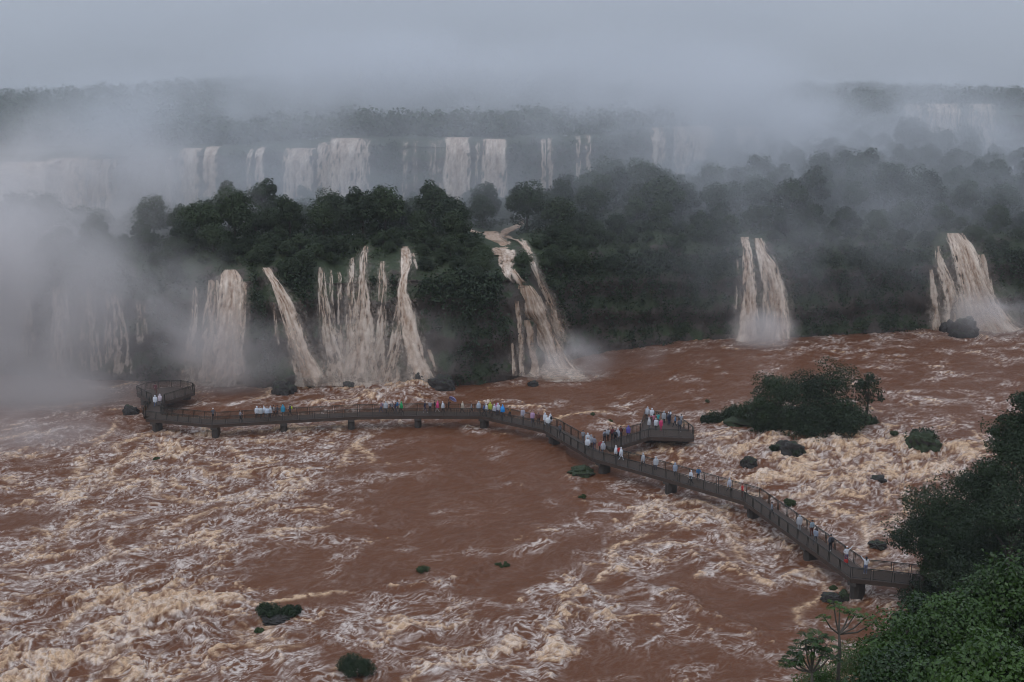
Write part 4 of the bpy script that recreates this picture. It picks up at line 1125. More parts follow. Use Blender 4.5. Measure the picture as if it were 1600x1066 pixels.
# at the left end the far railing stops where the neck to the round platform leaves
pan = rail_run(Rn, DZ)
nk_r = PZ(252, 648.5, DZ); ik, qk = on_far(nk_r)
far_a = [qk] + far_a[ik + 1:]
pan += rail_run(far_a, DZ) + rail_run(far_b, DZ) + rail_run([Rn[0], PZ(222, 646, DZ)], DZ)
n_before = set(o.name for o in walk.children)
put_panels(pan, walk)
for ln in (Rn, far_a, far_b): handrail(ln, DZ, walk)
for o in list(walk.children):
    if o.name not in n_before: kid(o)
def pier(p, q, parent, top, w=0.95, inv=None):
    mb = MB(); d = (np.asarray(q) - np.asarray(p))[:2]; d = d / np.linalg.norm(d); c = (np.asarray(p)[:2] + np.asarray(q)[:2]) / 2
    ax = np.array([[d[0], d[1], 0], [-d[1], d[0], 0], [0, 0, 1]])
    Lw = np.linalg.norm((np.asarray(q) - np.asarray(p))[:2])
    mb.box((c[0], c[1], top - 0.16), (Lw - 0.1, w * 0.9, 0.30), ax)
    n = 10; V = []; F = []
    for z, s in ((-2.5, 1.12), (0.4, 1.02), (top - 0.31, 1.0)):
        for k in range(n):
            a = 2 * math.pi * (k + .5) / n; ca_, sa_ = math.cos(a), math.sin(a)
            r = 1 / max(abs(ca_), abs(sa_)) ** 0.6
            v = ax[0] * ca_ * r * Lw * 0.36 * s + ax[1] * sa_ * r * w * .5 * s; V.append((c[0] + v[0], c[1] + v[1], z))
    for j in range(2):
        for k in range(n): F.append((j * n + k, j * n + (k + 1) % n, (j + 1) * n + (k + 1) % n, (j + 1) * n + k))
    mb.add(V, F)
    o = mb.build('pier', M['concrete'], parent)
    if inv is not None: o.location = inv
    return o
def lerp_at(px):
    x = [p[0] for p in near_px]; i = max(0, min(len(x) - 2, int(np.searchsorted(x, px)) - 1)); t = (px - x[i]) / (x[i + 1] - x[i])
    return NE[i] + (NE[i + 1] - NE[i]) * t, FE[i] + (FE[i + 1] - FE[i]) * t
for px in (238, 333, 443, 548, 652, 752, 856, 934, 1040, 1166, 1254, 1331, 1445):
    a, b = lerp_at(px); pier(a, b, walk, DZ - 0.44, 0.95, walk_inv)

def platform(name, poly_px, z, rail_px, piers, label, cols=()):
    P = [PZ(x, y, z) for x, y in poly_px]; c = sum(P) / len(P)
    e = empty(name, (float(c[0]), float(c[1]), 0.0), label, 'viewing platform'); inv = Vector((-c[0], -c[1], 0))
    n = len(P); mb = MB()
    mb.add([(p[0], p[1], z) for p in P] + [(p[0], p[1], z - 0.10) for p in P], [tuple(range(n)), tuple(range(2 * n - 1, n - 1, -1))] + [(i, n + i, n + (i + 1) % n, (i + 1) % n) for i in range(n)])
    mb.build('deck', M['deck'], e).location = inv
    g = MB()
    for a, b in zip(P, P[1:] + P[:1]):
        a = a + (c - a) * 0.03; b = b + (c - b) * 0.03
        g.bar(np.array([a[0], a[1], z - .30]), np.array([b[0], b[1], z - .30]), .18, .38)
    g.build('girder', M['girder'], e).location = inv
    for run in rail_px:
        R = [PZ(x, y, z) for x, y in run]
        R = [r + (c - r) * 0.012 for r in R]
        for _, fr, w_ in rail_run(R, z):
            o = fr.build('railing_panel', M['steel'], e); o.location = inv; wb = MB(); wb.add(*w_); wb.build('wire_mesh', M['wire'], o)
        handrail(R, z, e).location = inv
    for (x, y) in piers:
        q = PZ(x, y, 0.0); pier((q[0] - .75, q[1] + .3, 0), (q[0] + .75, q[1] - .1, 0), e, z - 0.49, 1.0, inv)
    return e, P
PZ_L = DZ + 0.02
platL, polyL = platform('viewing_platform', [(224, 650), (252, 648.5), (257, 628), (305, 612.5), (302, 609.5), (294, 607), (284, 605.5), (267, 604.8), (249, 606), (228, 609.5), (213, 614.5), (237, 627)], PZ_L,
    [[(224, 651), (237, 627), (213, 614.5), (228, 609.5), (249, 606), (267, 604.8), (284, 605.5), (294, 607), (302, 609.5), (305, 612.5), (257, 628), (251, 647)]],
    [(292, 624), (266, 632), (226, 632)], 'rounded observation platform at the left end of the walkway, close to the mist')
PZ_R = DZ + 0.02
platR, polyR = platform('viewing_platform', [(941, 692), (952, 702), (1014, 682.5), (1085, 685), (1083, 679), (1069, 668.5), (1061, 663.5), (1042.5, 658), (1024, 654.5), (1008, 652.5), (1001, 674)], PZ_R,
    [[(941, 692), (1001, 674), (1008, 652.5), (1024, 654.5), (1042.5, 658), (1061, 663.5), (1069, 668.5), (1083, 679), (1085, 685), (1014, 682.5), (954, 701.5)]],
    [(1013, 693), (1071, 697)], 'crowded angular observation platform branching off the middle of the walkway')

# ================================================================== PEOPLE
_cl = {}
def cloth(col, rough=0.8, sheer=0.0):
    k = (col, rough, sheer)
    if k in _cl: return _cl[k]
    m, nt, out = new_mat('cloth')
    tc = nt.nodes.new('ShaderNodeTexCoord'); nz = noise_node(nt, 9, 4, .6, tc.outputs['Object'])
    c = mixc(nt, nz.outputs['Fac'], tuple(x * .72 for x in col), tuple(min(1, x * 1.2) for x in col))
    b = N(nt, 'ShaderNodeBsdfPrincipled'); L(nt, c, b.inputs['Base Color']); b.inputs['Roughness'].default_value = rough
    if sheer:
        t = N(nt, 'ShaderNodeBsdfTransparent'); mx = N(nt, 'ShaderNodeMixShader'); mx.inputs[0].default_value = 1 - sheer
        L(nt, t.outputs[0], mx.inputs[1]); L(nt, b.outputs[0], mx.inputs[2]); L(nt, mx.outputs[0], out.inputs[0])
    else: L(nt, b.outputs[0], out.inputs[0])
    _cl[k] = m; return m
SKIN = plain('skin', (0.36, 0.21, 0.14), 0.6, 0.1, 20)

def body_mesh(name, arms, legs, bend=0.0):
    """arms: per side (elbow, wrist, hand direction); legs: per side (knee, ankle, toe). One continuous skinned figure facing -Y."""
    V = []; R = []; E = []
    def v(p, r, par=None):
        V.append(p); R.append(r)
        if par is not None: E.append((par, len(V) - 1))
        return len(V) - 1
    def t(x, y, z): return (x, y - bend * max(0, z - .95), z)
    pel = v((0, 0, .95), .135); sp_ = v(t(0, 0, 1.14), .13, pel); ch = v(t(0, .01, 1.33), .145, sp_); nk = v(t(0, 0, 1.475), .055, ch)
    hb = v(t(0, -.02, 1.555), .078, nk); hm = v(t(0, -.015, 1.635), .095, hb); v(t(0, 0, 1.715), .055, hm)
    v(t(0, -.118, 1.612), .016, hm)                       # nose
    for s in (-1, 1): v(t(s * .098, .0, 1.62), .018, hm)   # ears
    hands = []
    for s, (el, wr, hd) in zip((-1, 1), arms):
        sh = v(t(s * .185, 0, 1.40), .068, ch)
        e_ = v(el, .045, sh); w_ = v(wr, .030, e_)
        hd = np.array(hd, float); hd /= np.linalg.norm(hd); wr_ = np.array(wr)
        pal = v(tuple(wr_ + hd * .06), .034, w_); hands.append(wr_ + hd * .08)
        side = np.cross(hd, (0, 0, 1.0)) if abs(hd[2]) < .8 else np.array([0, 1.0, 0]); side /= np.linalg.norm(side); cr = np.cross(side, hd)
        for k, ln in zip((-1.5, -.5, .5, 1.5), (.068, .078, .072, .055)):
            b0 = wr_ + hd * .085 + side * k * .019
            i1 = v(tuple(b0 + hd * ln * .5), .0095, pal); v(tuple(b0 + hd * ln + cr * .018), .0085, i1)
        i1 = v(tuple(wr_ + hd * .055 + side * -.045), .0105, pal); v(tuple(wr_ + hd * .09 + side * -.058), .009, i1)
    feet = []
    for s, (kn, an, to) in zip((-1, 1), legs):
        h = v((s * .09, 0, .88), .098, pel); k_ = v(kn, .062, h); a_ = v(an, .043, k_); v(to, .040, a_); feet.append(an)
    me = bpy.data.meshes.new(name); me.from_pydata([tuple(map(float, p)) for p in V], E, []); me.update()
    o = bpy.data.objects.new('tmp', me); COL.objects.link(o)
    md = o.modifiers.new('skin', 'SKIN')
    if not me.skin_vertices: me.attributes.new
    sv = me.skin_vertices
    if len(sv) == 0:
        bpy.context.view_layer.objects.active = o; bpy.ops.mesh.customdata_skin_add()
        sv = me.skin_vertices
    for i, r in enumerate(R): sv[0].data[i].radius = (r, r * (.78 if i in (pel, sp_, ch) else 1.0))
    sv[0].data[pel].use_root = True
    for i in (pel, sp_, ch): sv[0].data[i].radius = (R[i] * 1.12, R[i] * .8)
    o.modifiers.new('sub', 'SUBSURF').levels = 1
    dg = bpy.context.evaluated_depsgraph_get(); out = bpy.data.meshes.new_from_object(o.evaluated_get(dg)); out.name = name
    bpy.data.objects.remove(o)
    hz = t(0, 0, 1.6)
    mi = []
    for p in out.polygons:
        c = np.array(p.center)
        if any(np.linalg.norm(c - h) < .10 for h in hands): mi.append(0)
        elif c[2] > 1.49 and abs(c[0]) < .125 and abs(c[1] - hz[1]) < .2: mi.append(0)
        elif any(c[2] < f[2] + .03 and np.linalg.norm(c[:2] - np.array(f[:2])) < .3 for f in feet): mi.append(3)
        elif c[2] < .95: mi.append(2)
        else: mi.append(1)
    out.materials.clear()
    for mm in (SKIN, SKIN, SKIN, SKIN): out.materials.append(mm)
    out.polygons.foreach_set('material_index', mi); out.polygons.foreach_set('use_smooth', [True] * len(mi)); out.update()
    return out, hands, hz[1]

LEG_S = [((-.10, -.02, .50), (-.10, .02, .075), (-.12, -.15, .035)), ((.10, -.02, .50), (.11, .02, .075), (.13, -.15, .035))]
LEG_W = [((-.10, -.20, .52), (-.10, -.30, .095), (-.11, -.46, .06)), ((.10, .02, .50), (.10, .28, .12), (.11, .16, .035))]
ARM_D = [((-.25, .03, 1.13), (-.26, -.06, .88), (0, -.2, -1)), ((.25, .03, 1.13), (.26, -.06, .88), (0, -.2, -1))]
ARM_W = [((-.25, .10, 1.13), (-.25, .12, .90), (0, .1, -1)), ((.25, -.08, 1.13), (.22, -.26, .98), (0, -.8, -.5))]
ARM_L = [((-.27, -.18, 1.20), (-.18, -.40, 1.12), (.2, -1, 0)), ((.27, -.18, 1.20), (.18, -.40, 1.12), (-.2, -1, 0))]
ARM_P = [((-.24, -.20, 1.28), (-.09, -.36, 1.50), (.2, -.1, 1)), ((.24, -.20, 1.28), (.09, -.36, 1.50), (-.2, -.1, 1))]
ARM_R = [((-.28, .04, 1.14), (-.16, -.14, 1.02), (.8, -.4, 0)), ((.36, -.03, 1.55), (.52, -.05, 1.80), (.5, 0, 1))]
ARM_O = [((-.42, -.04, 1.36), (-.64, -.10, 1.38), (-1, -.1, .1)), ((.42, -.04, 1.36), (.64, -.10, 1.40), (1, -.1, .1))]
ARM_U = [((-.25, .03, 1.13), (-.26, -.06, .88), (0, -.2, -1)), ((.27, -.10, 1.18), (.20, -.30, 1.28), (0, -.3, 1))]
POSES = {'stand': body_mesh('body', ARM_D, LEG_S), 'walk': body_mesh('body', ARM_W, LEG_W, .06), 'lean': body_mesh('body', ARM_L, LEG_S, .22), 'photo': body_mesh('body', ARM_P, LEG_S, .03),
         'raise': body_mesh('body', ARM_R, LEG_S), 'out': body_mesh('body', ARM_O, LEG_S), 'hold': body_mesh('body', ARM_U, LEG_W, .04)}

def loft(rings, n=20, fold=0.0, seed=0, capz=False):
    V = []; F = []
    for j, (cx, cy_, z, rx, ry) in enumerate(rings):
        for k in range(n):
            a = 2 * math.pi * k / n; q = 1 + fold * (j / max(1, len(rings) - 1)) * math.sin(a * 5 + seed) * (0.8 + .4 * math.sin(a * 3))
            V.append((cx + rx * q * math.cos(a), cy_ + ry * q * math.sin(a), z + (.03 * math.sin(a * 4 + seed) if j == len(rings) - 1 and fold else 0)))
    for j in range(len(rings) - 1):
        for k in range(n): F.append((j * n + k, j * n + (k + 1) % n, (j + 1) * n + (k + 1) % n, (j + 1) * n + k))
    if capz: F.append(tuple(range(n)))
    return V, F
def poncho_mesh(b, wide=1.0, hood=True, lenz=.74, y0=0.0):
    mb = MB()
    mb.add(*loft([(0, -b * .5, 1.50, .085, .09), (0, -b * .45, 1.455, .15, .125), (0, -b * .4, 1.40, .265, .175), (0, -b * .25, 1.20, .315 * wide, .215 * wide), (0, 0, .98, .31 * wide, .235 * wide), (0, 0, .86, .30 * wide, .24 * wide), (0, .01, lenz, .29 * wide, .245 * wide)], 22, .13, wide * 3))
    if hood:
        V = []; F = []; n = 14; m = 8; c = np.array([0, -b * .55 + .015, 1.60])
        for j in range(m + 1):
            th = math.pi * (0.02 + 0.86 * j / m)
            for k in range(n):
                ph = math.pi * (-0.16 + 1.32 * k / (n - 1))
                V.append(c + np.array([.128 * math.sin(th) * math.cos(ph), .128 * math.sin(th) * math.sin(ph), .150 * math.cos(th)]))
        for j in range(m):
            for k in range(n - 1): F.append((j * n + k, (j + 1) * n + k, (j + 1) * n + k + 1, j * n + k + 1))
        mb.add(V, F)
    return mb.mesh('poncho', cloth((.8, .8, .8)), True)
def hair_mesh(b, long=False):
    V = []; F = []; n = 14; m = 7; c = np.array([0, -b * .62 + .012, 1.63])
    for j in range(m + 1):
        th = math.pi * (0.01 + (.62 if long else .50) * j / m)
        for k in range(n):
            a = 2 * math.pi * k / n; lift = 0.0
            tt = th * (0.62 if math.sin(a) < -.35 else 1.0)
            V.append(c + np.array([.108 * math.sin(tt) * math.cos(a), .118 * math.sin(tt) * math.sin(a) , .108 * math.cos(tt)]))
    for j in range(m):
        for k in range(n): F.append((j * n + k, (j + 1) * n + k, (j + 1) * n + (k + 1) % n, j * n + (k + 1) % n))
    mb = MB(); mb.add(V, F)
    if long: mb.add(*loft([(0, -b * .6 + .07, 1.60, .09, .045), (0, -b * .5 + .085, 1.48, .085, .04), (0, -b * .4 + .09, 1.38, .05, .025)], 10, 0, 0, False))
    return mb.mesh('hair', cloth((.02, .015, .012)), True)
def pack_mesh(b):
    bm = bmesh.new(); bmesh.ops.create_cube(bm, size=1.0)
    for q in bm.verts: q.co = Vector((q.co.x * .30, q.co.y * .17 * (1.15 if q.co.z < 0 else .85), q.co.z * .44))
    bmesh.ops.bevel(bm, geom=bm.edges[:], offset=.05, segments=3, affect='EDGES')
    bmesh.ops.translate(bm, verts=bm.verts, vec=(0, .23 - b * .3, 1.22))
    me = bpy.data.meshes.new('backpack'); bm.to_mesh(me); bm.free(); me.materials.append(cloth((.03, .03, .04)))
    for p in me.polygons: p.use_smooth = True
    return me
BEND = {'stand': 0, 'walk': .06, 'lean': .22, 'photo': .03, 'raise': 0, 'out': 0, 'hold': .04}
PON = {}; HAIR = {}; PACK = {}
W_ = (.74, .77, .83); G_ = (.36, .37, .40); K_ = (.022, .022, .028); DG = (.10, .10, .115); NV = (.03, .04, .09); BL = (.035, .20, .42); JN = (.07, .10, .20); RD = (.52, .035, .03); BR = (.12, .035, .03)

def seg_clamp(p):
    best = None
    for i in range(len(NE) - 1):
        a = (NE[i] + FE[i])[:2] / 2; b = (NE[i + 1] + FE[i + 1])[:2] / 2; d = b - a; t_ = np.clip(((p[:2] - a) @ d) / (d @ d), 0, 1); q = a + d * t_
        e = np.linalg.norm(p[:2] - q)
        if best is None or e < best[0]: best = (e, q)
    e, q = best; lim = WID / 2 - .42
    return q + (p[:2] - q) * (lim / e if e > lim else 1)
def poly_in(p, poly):
    x, y = p; c = False; n = len(poly)
    for i in range(n):
        a, b = poly[i][:2], poly[(i + 1) % n][:2]
        if (a[1] > y) != (b[1] > y) and x < (b[0] - a[0]) * (y - a[1]) / (b[1] - a[1]) + a[0]: c = not c
    return c
def person(px, py, where, pose, face, top, legs, label, poncho=None, pack=None, hair=K_, wide=1.0, hood=True, sc=1.0, long=False, shoes=None):
    p = PZ(px, py, DZ + .02)
    q = p[:2]
    if where == 'w': q = seg_clamp(p); z = DZ + .004
    else:
        poly = polyL if where == 'l' else polyR; z = DZ + .024
        c = np.mean([v[:2] for v in poly], 0)
        if where == 'r': c = np.array(PZ(1043, 671, DZ)[:2]) if px > 990 else np.array(PZ(972, 687, DZ)[:2])
        if where == 'l': c = np.array(PZ(262, 616, DZ)[:2]) if py < 622 else np.array(PZ(243, 638, DZ)[:2])
        for _ in range(30):
            if poly_in(q + (q - c) * .10, poly): break
            q = q + (c - q) * .08
    b = BEND[pose]; me, hands, _ = POSES[pose]
    e = empty('person', (float(q[0]), float(q[1]), z), label, 'person', 'tourists on the walkway', math.radians(face)); e.scale = (sc, sc, sc)
    o = obj('body', me, e)
    for i, m_ in enumerate((SKIN, cloth(top), cloth(legs), cloth(shoes or (.05, .05, .055)))):
        o.material_slots[i].link = 'OBJECT'; o.material_slots[i].material = m_
    kind = (pose, long)
    if not (poncho and hood):
        if (b, long) not in HAIR: HAIR[(b, long)] = hair_mesh(b, long)
        h = obj('hair', HAIR[(b, long)], e); h.material_slots[0].link = 'OBJECT'; h.material_slots[0].material = cloth(hair)
    if poncho:
        k = (b, wide, hood)
        if k not in PON: PON[k] = poncho_mesh(b, wide, hood)
        h = obj('poncho', PON[k], e); h.material_slots[0].link = 'OBJECT'; h.material_slots[0].material = cloth(poncho, .35, .18 if min(poncho) > .3 else 0.0)
    if pack:
        if b not in PACK: PACK[b] = pack_mesh(b)
        h = obj('backpack', PACK[b], e); h.material_slots[0].link = 'OBJECT'; h.material_slots[0].material = cloth(pack)
    return e, hands

PEOPLE = [
 (243, 636, 'l', 'walk', 180, W_, JN, 'person in bright white poncho seen from behind on the neck of the left platform', W_),
 (250.5, 634, 'l', 'walk', 165, (.6, .5, .55), DG, 'person in pinkish white poncho beside the bright white one at the left platform', (.72, .62, .68)),
 (243.6, 617, 'l', 'stand', 180, (.16, .04, .05), BR, 'person in dark red coat standing alone on the left platform floor'),
 (335, 656, 'w', 'lean', 180, DG, K_, 'person in dark jacket and pale cap at the left bend of the walkway', None, None, (.7, .7, .7)),
 (402, 653, 'w', 'stand', 200, W_, K_, 'person in white poncho left of the tight white group on the left walkway', W_),
 (413.5, 652, 'w', 'stand', 90, W_, DG, 'person in white poncho at the back of the tight group on the left walkway', W_),
 (418, 654.5, 'w', 'stand', 0, W_, DG, 'pale blue white poncho, person at the front of the tight left group', (.62, .70, .82)),
 (423, 653, 'w', 'stand', 270, W_, NV, 'person in translucent grey white poncho right of the tight group on the left walkway', (.6, .62, .66)),
 (428.5, 651, 'w', 'walk', 90, (.45, .40, .38), K_, 'person in pale top with dark grey backpack right of the white group', None, DG),
 (442.6, 651, 'w', 'stand', 180, BL, K_, 'person in teal blue rain jacket with hood by the third pier from the left', (.03, .26, .40)),
 (454, 650, 'w', 'walk', 270, NV, K_, 'person in black with a yellow green backpack walking left', None, (.45, .62, .03)),
 (596, 645, 'w', 'walk', 270, (.42, .24, .26), JN, 'person in pinkish top with grey backpack near the standing wave', None, (.30, .26, .34), BR),
 (613, 646, 'w', 'walk', 90, (.30, .29, .31), K_, 'person in grey jacket left of the blue and green pair', None, DG),
 (621.5, 644, 'w', 'walk', 90, BL, K_, 'person in blue jacket of the blue and green pair', None, (.02, .12, .25)),
 (627.5, 646, 'w', 'walk', 270, (.02, .30, .09), K_, 'person in green rain jacket of the blue and green pair', (.02, .32, .10)),
 (664, 645, 'w', 'walk', 90, NV, NV, 'person all in navy walking alone with white shoes right of the blue and green pair', None, None, K_, 1.0, True, 1.0, False, (.7, .7, .7)),
 (679.5, 643, 'w', 'stand', 90, K_, K_, 'person in black partly hidden by a pink jacket'),
 (684, 645, 'w', 'walk', 270, (.65, .06, .20), (.5, .5, .5), 'person in hot pink jacket with white trousers', (.70, .07, .22), None, K_, .9),
 (701.5, 643, 'w', 'hold', 90, K_, K_, 'person in black holding a lavender umbrella', None, None, K_, 1.0, True, 1.05),
 (723, 646, 'w', 'walk', 270, (.50, .42, .34), K_, 'person in beige coat with dark trousers right of the umbrella', (.55, .47, .38)),
 (736.5, 646, 'w', 'walk', 90, (.28, .28, .30), K_, 'small person in grey top and black trousers between beige coat and pale blue coat', None, None, K_, 1.0, True, .88),
 (748, 646, 'w', 'stand', 200, (.42, .48, .56), DG, 'person in pale blue grey poncho at the fifth bend pier', (.46, .52, .60)),
 (760, 649, 'w', 'stand', 90, W_, DG, 'person in whitish poncho left of the yellow green one', (.62, .65, .70)),
 (766, 647, 'w', 'stand', 180, (.40, .44, .05), K_, 'person in yellow green poncho', (.42, .46, .06)),
 (772.5, 650, 'w', 'walk', 270, W_, DG, 'person in pale grey poncho between the yellow green and the magenta one', (.58, .60, .64)),
 (777.5, 648, 'w', 'stand', 180, (.45, .10, .32), JN, 'person in magenta poncho left of the bright blue one', (.52, .12, .36)),
 (785.5, 651, 'w', 'walk', 270, (.02, .28, .72), K_, 'person in wide bright blue poncho billowing in the wind', (.02, .30, .78), None, K_, 1.3),
 (818.7, 656, 'w', 'walk', 0, (.40, .38, .44), DG, 'person in grey lilac poncho alone right of the billowing blue poncho', (.46, .44, .52)),
 (832, 661, 'w', 'walk', 0, (.42, .25, .40), JN, 'person in pinkish purple poncho near the big bend', (.48, .30, .46)),
 (841.5, 664, 'w', 'stand', 180, BR, K_, 'person in dark red brown coat left of the white trio at the big bend'),
 (852, 664, 'w', 'stand', 150, W_, W_, 'person in white poncho at the back left of the trio on the big bend', W_),
 (862, 665, 'w', 'stand', 210, W_, K_, 'person in white poncho with dark bag, back right of the big bend trio', W_, K_),
 (856, 669, 'w', 'stand', 20, W_, DG, 'person in very white poncho at the front of the trio on the big bend', (.80, .83, .88), None, K_, 1.15),
 (913, 692, 'w', 'stand', 180, (.25, .26, .29), DG, 'person in grey jacket behind the white poncho left of the junction'),
 (918, 704, 'w', 'walk', 0, W_, K_, 'person in white poncho left of the junction, dark trousers', W_, None, K_, 1.1),
 (927, 699, 'w', 'stand', 180, (.30, .31, .35), K_, 'person in grey poncho in the middle of the junction', (.36, .37, .41)),
 (932.5, 702, 'w', 'stand', 150, (.24, .25, .30), NV, 'person in darker grey coat right beside the grey poncho at the junction'),
 (945, 692, 'r', 'stand', 180, (.34, .37, .44), K_, 'person in grey blue jacket at the mouth of the platform branch', None, DG),
 (950, 690, 'r', 'photo', 180, (.36, .38, .42), K_, 'person in light grey jacket raising a phone on the platform branch'),
 (956.5, 688, 'r', 'stand', 200, (.16, .03, .04), K_, 'person in maroon jacket among the dark group on the platform branch'),
 (961, 693, 'r', 'stand', 180, K_, K_, 'person in black at the front of the dark group on the platform branch', None, K_, K_, 1.0, True, 1.06),
 (969.5, 686, 'r', 'stand', 210, BR, K_, 'person in dark red coat and black trousers right of the dark group'),
 (981.5, 685, 'r', 'stand', 180, (.09, .07, .30), DG, 'person in violet blue poncho alone on the platform branch', (.10, .08, .34), None, K_, .9),
 (951, 709, 'w', 'walk', 200, (.40, .41, .44), DG, 'person in grey poncho just right of the junction', (.42, .42, .46)),
 (962, 717, 'w', 'walk', 90, W_, K_, 'person in white poncho with black trousers, left of the white pair', W_),
 (970, 720, 'w', 'walk', 90, W_, W_, 'person all in white striding, right of the white pair', W_, None, K_, .95),
 (977, 714, 'w', 'stand', 180, RD, K_, 'person in bright red jacket behind the white pair'),
 (1004.5, 729, 'w', 'walk', 90, (.42, .43, .46), K_, 'person in grey poncho with long stride and black trousers below the right platform', (.46, .47, .50)),
 (1024.5, 735, 'w', 'stand', 180, (.42, .44, .48), NV, 'person in pale grey poncho standing still below the right platform', (.52, .54, .58)),
 (1054.5, 745, 'w', 'walk', 200, (.26, .29, .36), K_, 'person in blue grey jacket bending at the railing right of the pale grey poncho', (.30, .34, .42), None, K_, .85),
 (1100, 748, 'w', 'lean', 0, (.05, .16, .32), K_, 'person in blue patterned jacket with a black backpack in the middle of the right span', None, K_),
 (1139, 769, 'w', 'walk', 90, (.40, .42, .48), K_, 'person in lilac grey poncho left of the small red one', (.48, .49, .56)),
 (1159.5, 778, 'w', 'stand', 100, RD, BR, 'person in red jacket at the right hand bend of the walkway', None, None, BR, 1.0, True, .98),
 (1248.5, 829, 'w', 'stand', 180, (.44, .45, .48), (.40, .41, .44), 'person in long pale grey poncho first on the descending span', (.48, .49, .52)),
 (1271, 837, 'w', 'stand', 200, (.28, .36, .42), BR, 'person in white and teal striped shirt with maroon shorts', None, None, K_, 1.0, True, 1.0),
 (1273.5, 851, 'w', 'walk', 150, (.26, .30, .38), DG, 'person in grey blue jacket in front of the striped shirt'),
 (1297, 862, 'w', 'stand', 200, (.09, .11, .14), K_, 'person in dark jacket with black backpack and white shoes on the descending span', None, K_, K_, 1.0, True, 1.06, False, (.7, .72, .76)),
 (1322, 880, 'w', 'raise', 0, W_, JN, 'person in white hooded top with a red bag just before the last bend', None, None, W_),
 (1352, 897, 'w', 'raise', 170, W_, (.14, .17, .30), 'person in white top and jeans raising an arm by the last pier', None, None, K_, 1.0, True, 1.02, True, (.7, .7, .75)),
 (1011, 655, 'r', 'lean', 150, (.42, .43, .46), DG, 'person in pale grey poncho at the back left corner of the right platform', (.50, .51, .55)),
 (1018.5, 657, 'r', 'stand', 180, W_, K_, 'person in white poncho second along the back railing of the right platform', W_),
 (1014, 672, 'r', 'stand', 90, (.48, .48, .50), DG, 'person in grey white poncho at the left front of the right platform', (.56, .56, .58)),
 (1021, 666, 'r', 'out', 200, (.46, .16, .22), (.16, .07, .09), 'person in pink top with arms spread on the right platform'),
 (1028, 665, 'r', 'photo', 180, (.05, .34, .32), DG, 'person in turquoise top taking a photo on the right platform'),
 (1032.5, 674, 'r', 'stand', 20, (.62, .05, .16), (.60, .06, .16), 'person in long hot pink red poncho with black bag on the right platform', (.64, .06, .17), K_, K_, .8, False),
 (1048, 656, 'r', 'photo', 180, W_, DG, 'person in white top taking a photo at the back railing of the right platform'),
 (1045, 664, 'r', 'stand', 200, NV, NV, 'person in dark navy coat below the white top on the right platform', (.03, .035, .06), None, K_, .85, False),
 (1061.5, 675, 'r', 'stand', 150, (.13, .14, .17), K_, 'tall person in charcoal jacket at the right of the right platform', None, None, K_, 1.0, True, 1.05, False, (.7, .7, .7)),
 (1066, 667, 'r', 'lean', 180, (.28, .29, .32), K_, 'person in grey jacket leaning on the right end railing of the right platform'),
 (376, 660, 'w', 'walk', 90, (.34, .34, .37), K_, 'person in mid grey jacket alone between the left bend and the white group'),
 (408, 654, 'w', 'stand', 30, W_, K_, 'person in dull white poncho squeezed between the first and second left white ponchos', (.60, .62, .64)),
 (434, 652, 'w', 'walk', 270, DG, K_, 'person in charcoal jacket just left of the teal blue one'),
 (603, 646, 'w', 'stand', 180, (.45, .46, .5), K_, 'person in silvery poncho between the pinkish top and the grey jacket', (.5, .52, .56)),
 (618, 647, 'w', 'walk', 90, NV, DG, 'person in navy jacket close behind the blue one of the blue and green pair'),
 (672, 645, 'w', 'stand', 0, (.30, .30, .33), K_, 'person in grey hoodie between the navy walker and the pink jacket'),
 (692, 646, 'w', 'walk', 90, W_, K_, 'person in white poncho between the pink jacket and the umbrella', (.64, .67, .72)),
 (755, 650, 'w', 'walk', 90, (.05, .12, .30), K_, 'person in royal blue jacket between the pale blue grey and the whitish poncho'),
 (782, 647, 'w', 'stand', 180, W_, DG, 'person in white poncho half hidden behind the billowing blue one', (.66, .69, .74)),
 (797, 653, 'w', 'walk', 270, (.30, .16, .06), K_, 'person in tan brown coat just right of the billowing blue poncho'),
 (875, 682, 'w', 'walk', 200, DG, K_, 'person in dark grey coat on the short span after the big bend'),
 (922, 696, 'w', 'stand', 190, W_, K_, 'person in white poncho at the back of the junction beside the railing', (.62, .65, .70)),
 (938, 708, 'w', 'stand', 0, (.30, .06, .06), K_, 'person in wine red jacket at the near railing of the junction'),
 (965, 690, 'r', 'stand', 180, (.38, .40, .46), DG, 'person in pale grey poncho between the black and the dark red coat', (.44, .46, .52)),
 (1037, 662, 'r', 'stand', 180, (.34, .36, .40), K_, 'person in grey poncho between the turquoise and the white top on the right platform', (.44, .46, .50)),
 (1055, 668, 'r', 'walk', 270, (.10, .22, .40), K_, 'person in denim blue jacket in the middle of the right platform'),
 (1025, 673, 'r', 'stand', 0, W_, K_, 'person in white poncho at the front railing left of the hot pink one', (.66, .69, .74)),
 (1079, 757, 'w', 'walk', 270, W_, K_, 'person in white poncho left of the blue patterned jacket', (.64, .67, .72)),
 (1205, 808, 'w', 'walk', 90, (.22, .24, .28), K_, 'person in slate jacket on the descending span just below the right bend'),
]
for t_ in PEOPLE:
    e, hands = person(*t_)
    if 'lavender umbrella' in t_[7]: UMB = (e, hands)
    if 'red bag' in t_[7]: BAG = (e, hands)
